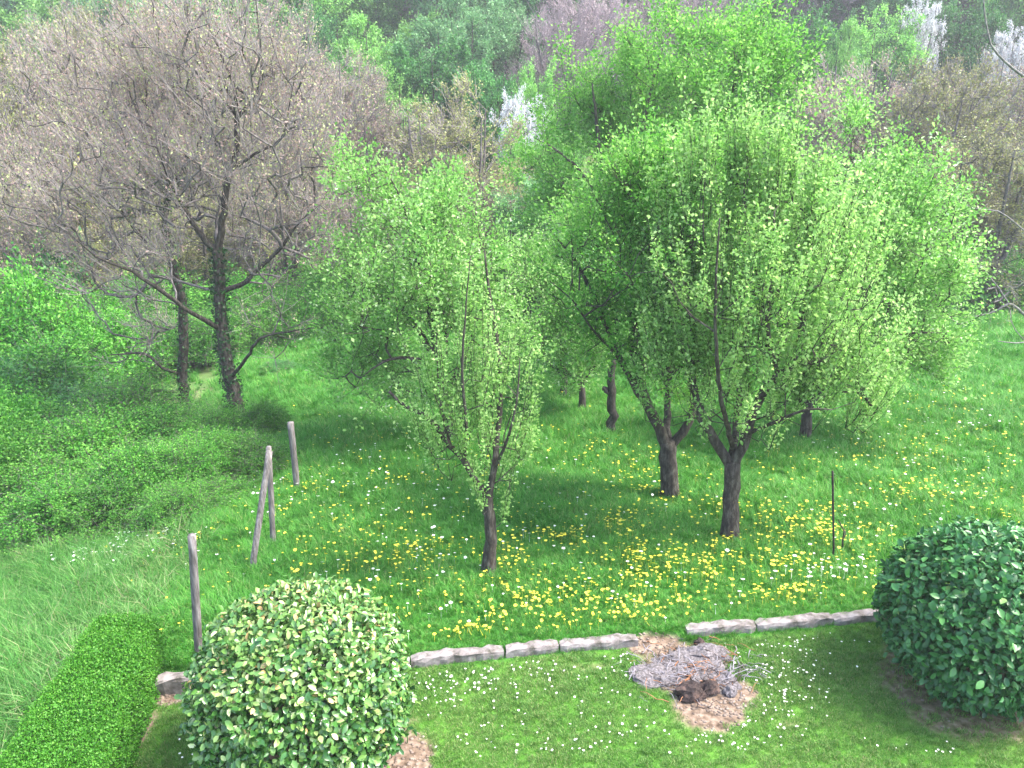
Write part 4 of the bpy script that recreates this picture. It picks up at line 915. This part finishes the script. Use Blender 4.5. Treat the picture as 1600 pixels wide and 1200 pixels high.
# ------------------------------------------------------------------ background trees from prototypes
def proto(kind, seed):
    """tree of height 1 unit x 10, built at the origin; returns list of (name, mesh)"""
    spec = dict(
        green=dict(leaf='wood_green', n=30000, sz=(.10, .19), ntw=900, bark='bark_dark', tw=(.4, 1.1), up=.4),
        blue=dict(leaf='wood_blue', n=30000, sz=(.10, .18), ntw=900, bark='bark_dark', tw=(.4, 1.1), up=.4),
        dark=dict(leaf='wood_dark', n=26000, sz=(.12, .22), ntw=900, bark='bark_dark', tw=(.4, 1.0), up=.3),
        mauve=dict(leaf='bud_mauve', n=11000, sz=(.05, .10), ntw=4200, bark='twig_purple', tw=(.6, 1.5), up=1.3),
        olive=dict(leaf='bud_olive', n=26000, sz=(.06, .12), ntw=3800, bark='twig_brown', tw=(.4, .9), up=.25),
        pink=dict(leaf='bud_pink', n=17000, sz=(.06, .12), ntw=3800, bark='twig_brown', tw=(.4, .95), up=.3),
        blossom=dict(leaf='blossom', n=30000, sz=(.08, .15), ntw=1800, bark='bark_grey', tw=(.3, .8), up=.3))[kind]
    T = Tree(seed); rs = T.rs
    T.limb([(0, 0, -.6, .24), (.1, 0, 1.2, .20), (.1, .1, 2.6, .17)])
    for k in range(5):
        a = k * 1.256 + rs.random() * .7; o = rs.uniform(1.0, 1.9)
        T.limb([(.1, .1, 2.4 + .2 * k, .12), (o * .5 * math.cos(a), o * .5 * math.sin(a), 4.2, .09), (o * math.cos(a), o * math.sin(a), 6.2 + rs.random(), .05), (o * 1.1 * math.cos(a), o * 1.1 * math.sin(a), 8 + rs.random() * .8, .02)])
    e = [(0, 0, 5.9, 2.5, 2.5, 3.3)]
    for k in range(6):
        a = rs.random() * 6.28; o = rs.uniform(1.2, 2.2); e.append((o * math.cos(a), o * math.sin(a), rs.uniform(4, 8), rs.uniform(.8, 1.5), rs.uniform(.8, 1.5), rs.uniform(.9, 1.6), 1.2))
    T.grow(T.attractors(e, 300), seg=.45, gnarl=.07); T.radii(tip=.016, mx=.10)
    V, F = T.branch_mesh('b', .03, 9, 5); V2, F2 = T.branch_mesh('b', 0, .03, 3)
    bm_ = [(V, F), (V2, F2)]
    for q in T.limbs:
        P = q[:, :3]; tg = np.gradient(P, axis=0); bm_.append(tubes(P[:-1], P[1:], tg[:-1], tg[1:], q[:-1, 3], q[1:, 3], 6))
    Vs = []; Fs = []; nb = 0
    for V, F in bm_: Vs.append(V); Fs.append(F + nb); nb += len(V)
    trunk = mesh_np('trunk_' + kind, np.vstack(Vs), np.vstack(Fs), 4, smooth=True); trunk.materials.append(M['bark_dark' if kind in ('green', 'blue', 'dark') else 'bark_grey'])
    st, d, L, en = T.twigs(spec['ntw'], spec['tw'], spec['up'], .6, .5)
    mid = (st + en) / 2 + rs.normal(0, .05, st.shape)
    V, F = twig_mesh(st, en, mid, .014); tw = mesh_np('twigs_' + kind, V, F, 4); tw.materials.append(M[spec['bark']])
    n = spec['n']; p, twd, off, k = on_twigs(rs, st, mid, en, n, .12 if kind in ('green', 'blue', 'dark') else .07)
    ax = unit(off + twd * .3 + rs.normal(0, .6, p.shape)); l = rs.uniform(*spec['sz'], n)
    ti = np.clip(rs.normal(.5, .24, n) + rs.normal(0, .12, len(st))[k], 0, 1)
    cr = leaves_mesh('crown_' + kind, p, ax, unit(rs.normal(0, .7, p.shape) + np.array([0, 0, .8])), l, l * .62, ti); cr.materials.append(M[spec['leaf']])
    return [('trunk', trunk), ('twigs', tw), ('crown', cr)]
PR = {k: [proto(k, 40 + 7 * i + 3 * j) for j in range(2 if k in ('green', 'pink', 'olive', 'dark') else 1)] for i, k in enumerate(('green', 'blue', 'dark', 'mauve', 'olive', 'pink', 'blossom'))}
def place(kind, px, pytop, Y, wpx, label, name, cat, group=None, v=0, base=None):
    tp = at(px, pytop, Y); k = ray(px, pytop); wm = wpx * (Y / k.y) / FPX
    gz = H1(tp.x, Y) if base is None else base
    hgt = max(tp.z - gz, wm * .55)
    r = empty(name, (tp.x, Y, gz), random.uniform(0, 6.28)); r.scale = (wm / 6.2, wm / 6.2, hgt / 9.4)
    tag(r, label, cat, group)
    pr = PR[kind][v % len(PR[kind])]
    for nm, me in pr:
        o = link(nm, me, None, r)
        if nm != 'trunk': o['kind'] = 'stuff'
    return r
BG = [ # kind, px, top px y, Y, width px, label, name, category
 # right side slope, olive and pink budding trees
 ('pink', 1350, 70, 36, 250, 'pinkish brown budding tree behind the crown of the right apple tree', 'budding_tree', 'tree'),
 ('olive', 1480, 90, 33, 260, 'olive yellow budding tree filling the slope at the right', 'budding_tree', 'tree'),
 ('pink', 1580, 70, 40, 220, 'pinkish budding tree at the right edge below the white blossom', 'budding_tree', 'tree'),
 ('olive', 1600, 190, 27, 260, 'nearest olive budding tree at the right edge above the meadow', 'budding_tree', 'tree'),
 ('olive', 1500, 240, 29, 240, 'low olive brown tree at the far end of the meadow, right of the apple crown', 'budding_tree', 'tree'),
 ('pink', 1300, 180, 34, 200, 'brownish budding tree showing between the two tall green crowns at the right', 'budding_tree', 'tree'),
 ('dark', 1560, 440, 28, 150, 'dark shrubby tree low behind the pale bare branches', 'shrub', 'shrub'),
 ('olive', 1400, 300, 30, 180, 'brown olive tree just behind the right apple tree', 'budding_tree', 'tree'),
 # centre
 ('olive', 705, 138, 30, 260, 'rounded olive brown budding tree left of the tall green tree', 'budding_tree', 'tree'),
 ('pink', 590, 130, 33, 190, 'pink brown budding tree left of the rounded olive one', 'budding_tree', 'tree'),
 ('pink', 700, 260, 27, 190, 'low brown budding tree directly above the left apple crown', 'budding_tree', 'tree'),
 ('blossom', 812, 122, 40, 95, 'small white blossoming tree in the gap left of the tallest green tree', 'blossom_tree', 'blossom tree'),
 ('green', 850, 178, 34, 150, 'fresh green tree against the left side of the tallest tree', 'green_tree', 'tree'),
 ('olive', 800, 250, 30, 120, 'olive tree between the two apple crowns', 'budding_tree', 'tree'),
 ('blue', 840, 290, 26, 150, 'grey green tree behind the small back row trees', 'green_tree', 'tree'),
 ('blue', 900, 380, 27, 150, 'low grey green tree closing the back row', 'green_tree', 'tree'),
 # left middle distance
 ('pink', 480, 60, 32, 240, 'pink brown tree right of the tall walnut crown', 'budding_tree', 'tree'),
 ('pink', 350, 40, 34, 260, 'pink brown tree directly behind the tall walnut crown', 'budding_tree', 'tree'),
 ('olive', 220, 30, 36, 260, 'olive budding tree behind the crown of the left walnut', 'budding_tree', 'tree'),
 ('pink', 90, 70, 33, 260, 'pink budding tree high at the left above the yellow bush', 'budding_tree', 'tree'),
 ('olive', -20, 100, 31, 240, 'olive budding tree cut by the left edge', 'budding_tree', 'tree'),
 ('pink', 20, 230, 26, 230, 'bushy pink brown tree low at the left edge', 'budding_tree', 'tree'),
 ('olive', 150, 300, 27, 230, 'olive brown tree under the yellow bush', 'budding_tree', 'tree'),
 ('pink', 430, 250, 28, 220, 'brown budding tree behind the right limbs of the tall walnut', 'budding_tree', 'tree'),
 ('pink', 540, 260, 26, 170, 'brown budding tree between the walnut and the left apple tree', 'budding_tree', 'tree'),
 ('olive', 300, 300, 29, 230, 'olive brown tree between the two walnut trunks', 'budding_tree', 'tree'),
 ('pink', 540, 70, 42, 170, 'pink brown tree behind the rounded olive one, left of the far domes', 'budding_tree', 'tree'),
 ('pink', 420, 10, 44, 210, 'pinkish tree crown high behind the walnut top', 'budding_tree', 'tree'),
 ('pink', 250, -10, 46, 230, 'pinkish tree at the top of the picture between the two walnut tops', 'budding_tree', 'tree'),
 ('olive', 120, 10, 45, 230, 'olive tree high at the left below the pale green corner', 'budding_tree', 'tree'),
 ('pink', 0, 30, 43, 200, 'pinkish tree near the top left corner', 'budding_tree', 'tree'),
 ('olive', 340, 150, 38, 230, 'olive brown tree behind the forks of the tall walnut', 'budding_tree', 'tree'),
 # far rows, left
 ('green', 60, -10, 60, 200, 'pale green tree on the far hill in the top left corner', 'green_tree', 'tree'),
 ('green', 180, -20, 64, 170, 'pale green far tree above the left walnut crown', 'green_tree', 'tree'),
 ('blue', 290, -10, 58, 170, 'blue green far tree behind the walnut top', 'green_tree', 'tree'),
 ('green', 420, -20, 62, 170, 'green far tree right of the walnut top', 'green_tree', 'tree'),
 ('dark', 490, 0, 56, 110, 'dark green far tree at the top left of the round green trees', 'green_tree', 'tree'),
 ('green', 570, 30, 50, 150, 'bright round green tree with a domed crown, leftmost of the far green group', 'green_tree', 'tree'),
 ('green', 640, 20, 53, 120, 'bright green dome right of the leftmost far dome', 'green_tree', 'tree'),
 ('blue', 705, 10, 50, 170, 'large blue green crown in the middle of the far green group', 'green_tree', 'tree'),
 ('blue', 790, 5, 56, 140, 'pale blue green crown right in the far green group', 'green_tree', 'tree'),
 ('dark', 690, 70, 46, 160, 'dark green tree under the far blue green crown', 'green_tree', 'tree'),
 ('dark', 760, 90, 44, 120, 'dark green tree above the white blossom tree', 'green_tree', 'tree'),
 ('green', 610, 110, 44, 130, 'green bushy tree at the foot of the far bright domes', 'green_tree', 'tree'),
 ('mauve', 880, 5, 52, 170, 'bare mauve tree left of the tallest green crown', 'bare_tree', 'tree'),
 ('mauve', 960, -10, 58, 170, 'bare purple brown tree peeking above the tallest crown', 'bare_tree', 'tree'),
 ('green', 830, 90, 46, 90, 'small olive green tree at the foot of the mauve tree', 'green_tree', 'tree'),
 ('mauve', 1090, -20, 60, 150, 'bare purple tree at the top behind the tallest crown', 'bare_tree', 'tree'),
 # far rows, right
 ('dark', 1290, 10, 50, 150, 'deep green tree right of the top of the tallest crown', 'green_tree', 'tree'),
 ('green', 1320, 40, 47, 70, 'small yellow green tree in front of the deep green one', 'green_tree', 'tree'),
 ('green', 1390, 10, 54, 140, 'green tree left of the white blossom at the top right', 'green_tree', 'tree'),
 ('blossom', 1450, -25, 54, 85, 'tall white blossoming tree near the top right', 'blossom_tree', 'blossom tree'),
 ('dark', 1520, -10, 55, 130, 'dark green tree between the two white blossoms', 'green_tree', 'tree'),
 ('blossom', 1590, 22, 52, 90, 'white blossoming tree at the top right corner', 'blossom_tree', 'blossom tree'),
 ('mauve', 1340, -30, 66, 160, 'bare mauve tree far behind the right green trees', 'bare_tree', 'tree'),
 ('mauve', 1560, -40, 68, 180, 'bare mauve tree high in the top right corner', 'bare_tree', 'tree'),
]
for i, (k, px, pt, Y, wp, lab, nm, ct) in enumerate(BG): place(k, px, pt, Y, wp, lab, nm, ct, v=i)

# far woodland that closes the hillside: one mass
def far_wood():
    protos = []
    for k in ('green', 'blue', 'mauve', 'dark', 'olive'):
        o = []
        for nm, me in PR[k][0][1:]:
            pass
        protos.append((k, bpy.data.objects.new('woodland_' + k, PR[k][0][2][1])))
        protos.append((k, bpy.data.objects.new('woodland_twigs_' + k, PR[k][0][1][1])))
    pts = []
    for Y in np.arange(64, 190, 4.8):
        for x in np.arange(-Y * .95 - 25, Y * .95 + 25, 4.6): pts.append((x + rng.normal(0, 1.5), Y + rng.normal(0, 1.5)))
    for Y in np.arange(34, 72, 5.5):   # flanks outside the frame
        for x in np.arange(Y * .66 + 6, Y * .95 + 40, 5.2):
            for sgn in (-1, 1): pts.append((sgn * x + rng.normal(0, 1.2), Y + rng.normal(0, 1.2)))
    pts = np.array(pts); z = H(pts[:, 0], pts[:, 1]); P = np.stack([pts[:, 0], pts[:, 1], z], 1)
    zone = nz2(P[:, 0], P[:, 1], .06) + rng.normal(0, .35, len(P))
    idx = np.digitize(zone, [-.45, -.05, .25, .6])
    for c, k in enumerate(('green', 'blue', 'mauve', 'dark', 'olive')):
        Q = P[idx == c]
        if len(Q) == 0: continue
        pair = [o for kk, o in protos if kk == k]
        for j, o in enumerate(pair):
            st = rng.bit_generator.state if j == 0 else st0
            if j == 0: st0 = st
            else: rng.bit_generator.state = st0
            scatter('far_woodland' if j == 0 else 'far_woodland_branches', Q, rng.uniform(.8, 1.35, len(Q)), [o], f'distant {k} wood covering the opposite hillside' if j == 0 else f'bare branches within the distant {k} wood', tilt=.05, cat='woodland')
far_wood()

# ------------------------------------------------------------------ thicket and shrubs on the left bank
def shrub_proto(mat, seed, n=16000, sz=(.05, .10), arch=.5):
    rs = np.random.default_rng(seed); ns = 260
    a = rs.uniform(0, 6.28, ns); L = rs.uniform(.7, 1.5, ns); o = rs.uniform(.1, 1.0, ns)
    st = np.stack([.25 * np.cos(a) * rs.random(ns), .25 * np.sin(a) * rs.random(ns), np.full(ns, -.15)], 1)
    en = np.stack([o * np.cos(a), o * np.sin(a), L * (1 - .55 * o ** 2)], 1); mid = (st + en) / 2 + np.array([0, 0, .25]) + rs.normal(0, .05, (ns, 3))
    V, F = twig_mesh(st, en, mid, .009); V2, F2 = V, F
    k = rs.integers(0, ns, 900) if mat != 'forsythia' else rs.choice(np.argsort(-en[:, 2])[:26], 900); t = rs.uniform(.3, 1.1, 900)[:, None]; s2 = (1 - t) ** 2 * st[k] + 2 * t * (1 - t) * (2 * mid[k] - .5 * st[k] - .5 * en[k]) + t * t * en[k]
    e2 = s2 + unit(rs.normal(0, .7, (900, 3)) + np.array([0, 0, .5])) * rs.uniform(.15, .6, (900, 1)); m2 = (s2 + e2) / 2
    V2, F2 = twig_mesh(s2, e2, m2, .004)
    br = mesh_np('shrub_stems', np.vstack([V, V2]), np.vstack([F, F2 + len(V)]), 4); br.materials.append(M['bark_grey'])
    p, twd, off, kk = on_twigs(rs, s2, m2, e2, n, .05)
    l = rs.uniform(*sz, n); ti = np.clip(rs.normal(.5, .22, n) + rs.normal(0, .12, 900)[kk], 0, 1)
    fo = leaves_mesh('shrub_leaves', p, unit(off + twd * .4 + rs.normal(0, .5, p.shape)), unit(rs.normal(0, .6, p.shape) + np.array([0, 0, .9])), l, l * .6, ti); fo.materials.append(M[mat])
    return [('stems', br), ('foliage', fo)]
SP = {'green': [shrub_proto('thicket', 61, 34000, (.025, .06)), shrub_proto('thicket', 62, 32000, (.022, .05))], 'dark': [shrub_proto('wood_dark', 63, 18000)], 'pale': [shrub_proto('thicket', 64, 20000, (.025, .055))],
      'yellow': [shrub_proto('forsythia', 65, 2200)], 'brown': [shrub_proto('bud_pink', 66, 5000, (.03, .06))]}
def shrub(kind, px, py, Y, wpx, hpx, label, v=0, name='shrub', cat='shrub', group=None):
    """px,py: middle of the visible mass; stands on the terrain below it"""
    if Y < 21 and px < 440: Y = min(Y, G(px, py + hpx * .42))     # the foot of the mass meets the terrain
    c = at(px, py, Y); k = ray(px, py); s = (Y / k.y) / FPX; wm = wpx * s; gz = H1(c.x, Y); top = c.z + hpx * s * .5
    r = empty(name, (c.x, Y, gz), random.uniform(0, 6.28)); h = max((top - gz), wm * (.5 if px < 210 or Y > 22 else .22))
    r.scale = (wm / 2.0, wm / 2.0, h / 1.6); tag(r, label, cat, group)
    for nm, me in SP[kind][v % len(SP[kind])]:
        o = link(nm, me, None, r); o['kind'] = 'stuff'
SH = [('green', 30, 500, 22, 260, 170, 'leafy green shrub at the left edge below the pink tree'),
 ('green', 160, 540, 23.5, 240, 170, 'green shrub left of the straight walnut trunk'),
 ('green', 60, 620, 18.5, 250, 130, 'broad green shrub in the second row at the left edge'),
 ('green', 200, 662, 19, 230, 96, 'green shrub at the foot of the straight walnut trunk'),
 ('dark', 130, 660, 17.5, 180, 90, 'dark green shrub filling the hollow between the bank shrubs'),  # dark leaved shrub set into the gap between its neighbours
 ('green', 20, 720, 15, 260, 130, 'large bright green shrub lowest at the left edge'),
 ('green', 130, 720, 15.5, 240, 120, 'bright green arching shrub beside the lowest left one'),
 ('green', 240, 742, 16, 200, 88, 'feathery green shrub below the straight walnut'),
 ('pale', 330, 722, 16.5, 170, 72, 'light green shrub below the leaning walnut trunk'),
 ('green', 330, 600, 23, 160, 130, 'green shrub seen between the walnut trunks'),
 ('pale', 410, 600, 24, 140, 130, 'light green shrub right of the leaning walnut'),
 ('brown', 300, 682, 17.5, 160, 64, 'brownish twiggy shrub between the two walnut feet'),
 ('dark', 440, 600, 20.5, 60, 60, 'small dark bush at the edge of the orchard right of the walnut'),
 ('green', 230, 500, 25, 220, 150, 'green undergrowth behind the straight walnut trunk'),
 ('green', 400, 500, 26, 200, 150, 'green undergrowth behind the leaning walnut trunk'),
 ('green', 500, 520, 25, 150, 150, 'green undergrowth left of the left apple tree'),
 ('dark', 90, 470, 25, 160, 150, 'dark ivy covered bush at the left'),
 ('yellow', 130, 292, 27, 60, 26, 'small bright yellow forsythia among the brown trees at left'),
 ('green', 180, 790, 14.2, 170, 90, 'green arching shrub at the front of the bank, nearest the white weeds'),
 ('green', 270, 792, 14.8, 150, 72, 'bushy green shrub at the front of the bank, left of the farthest post'),
 ('green', 100, 800, 13.8, 190, 100, 'dense green shrub low at the front left of the bank'),
 ('pale', 390, 712, 18.5, 130, 72, 'light green brush between the leaning walnut foot and the farthest post'),
 ('green', 0, 660, 17, 220, 150, 'tall green shrub cut by the left edge'),
 ('green', 300, 722, 17.2, 180, 88, 'green shrub filling the bank under both walnuts'),
 ('green', 200, 755, 14.0, 180, 110, 'bright green brush at the front of the bank, above the white weeds'),
 ('green', 290, 735, 14.6, 160, 100, 'feathery green brush in front of the straight walnut trunk'),
 ('green', 350, 712, 15.6, 130, 80, 'feathery green brush just left of the leaning pair of posts'),
 ('green', 150, 700, 16.5, 220, 120, 'tall green brush in the second row of the bank'),
 ('green', 245, 680, 18.0, 180, 90, 'green brush around the foot of the straight walnut'),
 ('green', 330, 672, 18.6, 130, 70, 'green brush between the feet of the two walnuts'),
 ('green', 410, 655, 19.2, 90, 60, 'green brush right of the foot of the leaning walnut'),
 ('green', 60, 770, 13.9, 210, 110, 'green brush nearest the left edge above the rough grass'),
 ('green', 90, 590, 20.5, 260, 150, 'tall green brush in the middle of the left bank'),
 ('green', 230, 600, 22.5, 200, 120, 'green brush directly behind the straight walnut trunk'),
 ('green', 330, 560, 25.5, 170, 140, 'tall green brush far behind the gap between the walnuts'),
 ('green', 430, 560, 24.5, 150, 120, 'green brush behind the low limb of the leaning walnut'),
 ('dark', 20, 780, 13.5, 190, 50, 'dark low bramble at the left edge'),
 ('pale', 90, 790, 13, 190, 50, 'pale low bramble below the left shrubs'),
 ('pale', 330, 772, 15, 150, 40, 'low pale brush left of the farthest post'),
 ('green', 1560, 560, 27, 180, 60, 'low green bushes at the far right end of the meadow'),
 ('dark', 1400, 560, 27, 200, 60, 'low dark hedge line under the right apple tree'),
 ('dark', 860, 560, 28, 240, 90, 'dark green undergrowth behind the back row of small trees'),
 ('dark', 1000, 570, 29, 240, 80, 'dark undergrowth behind the thick forked tree'),
 ('dark', 1180, 570, 29, 240, 80, 'dark undergrowth behind the pear tree'),
 ('green', 700, 580, 28, 260, 90, 'green undergrowth behind the left apple tree'),
 ('green', 560, 590, 26, 200, 80, 'green undergrowth at the left end of the orchard')]
for i, (k, px, py, Y, wp, hp, lab) in enumerate(SH): shrub(k, px, py, Y, wp, hp, lab, i)
# undergrowth on slopes (mass)
und = [bpy.data.objects.new('undergrowth_leaves', SP['green'][0][1][1]), bpy.data.objects.new('undergrowth_leaves', SP['pale'][0][1][1]), bpy.data.objects.new('undergrowth_leaves', SP['dark'][0][1][1])]
def up_():
    n = 900; y = rng.uniform(13, 70, n); x = rng.uniform(-1, 1, n) * (y * .8 + 6)
    keep = ((y > 30) | ((x < np.interp(y, [12, 20, 30], [-7.2, -9.3, -11.5])))) & ~((np.abs(x) < 18) & (y < 29) & (x > -9))
    x, y = x[keep], y[keep]; return np.stack([x, y, H(x, y)], 1)
P_ = up_(); scatter('undergrowth', P_, rng.uniform(.7, 1.5, len(P_)), und, 'mixed green undergrowth covering the slopes between the trees', tilt=.1, cat='undergrowth')

# bleached dead branches lying on the left bank
db = gnd(30, 1040); dbr = empty('dead_branches', db); tag(dbr, 'bleached dead branches lying in the rough grass left of the hedge', 'branches')
for i in range(46):
    px, py = random.gauss(40, 55), random.gauss(1020, 38); g_ = gnd(px, py); L = random.uniform(.4, 1.1); a = random.gauss(.75, .35); n = 7
    pts = np.array([[g_.x - db.x + math.cos(a) * L * (k / n - .5) + random.gauss(0, .012), g_.y - db.y + math.sin(a) * L * (k / n - .5) + random.gauss(0, .012), 0] for k in range(n + 1)])
    for q in pts: q[2] = H1(q[0] + db.x, q[1] + db.y) - db.z + .1 + random.gauss(0, .015)
    link('branch', poly_tube('branch', pts, np.linspace(.009, .003, n + 1), 5, .2, i), M['bark_pale'], dbr)
flowers()

# ------------------------------------------------------------------ haze
def haze():
    import bmesh
    bm = bmesh.new(); bmesh.ops.create_cube(bm, size=1); me = bpy.data.meshes.new('haze'); bm.to_mesh(me); bm.free()
    m, t, out = newmat('haze'); v = t.nodes.new('ShaderNodeVolumePrincipled'); v.inputs['Color'].default_value = (.93, .96, 1, 1)
    v.inputs['Density'].default_value = .0014; v.inputs['Anisotropy'].default_value = .2; t.links.new(v.outputs[0], out.inputs['Volume'])
    zlo, zhi = float(Z.min()) - 1.5, float(Z.max()) + 20
    o = link('haze', me, m); o.scale = (364, 294, zhi - zlo); o.location = (0, 116, (zlo + zhi) / 2); tag(o, 'thin pale haze in the valley air', kind='stuff')
haze()
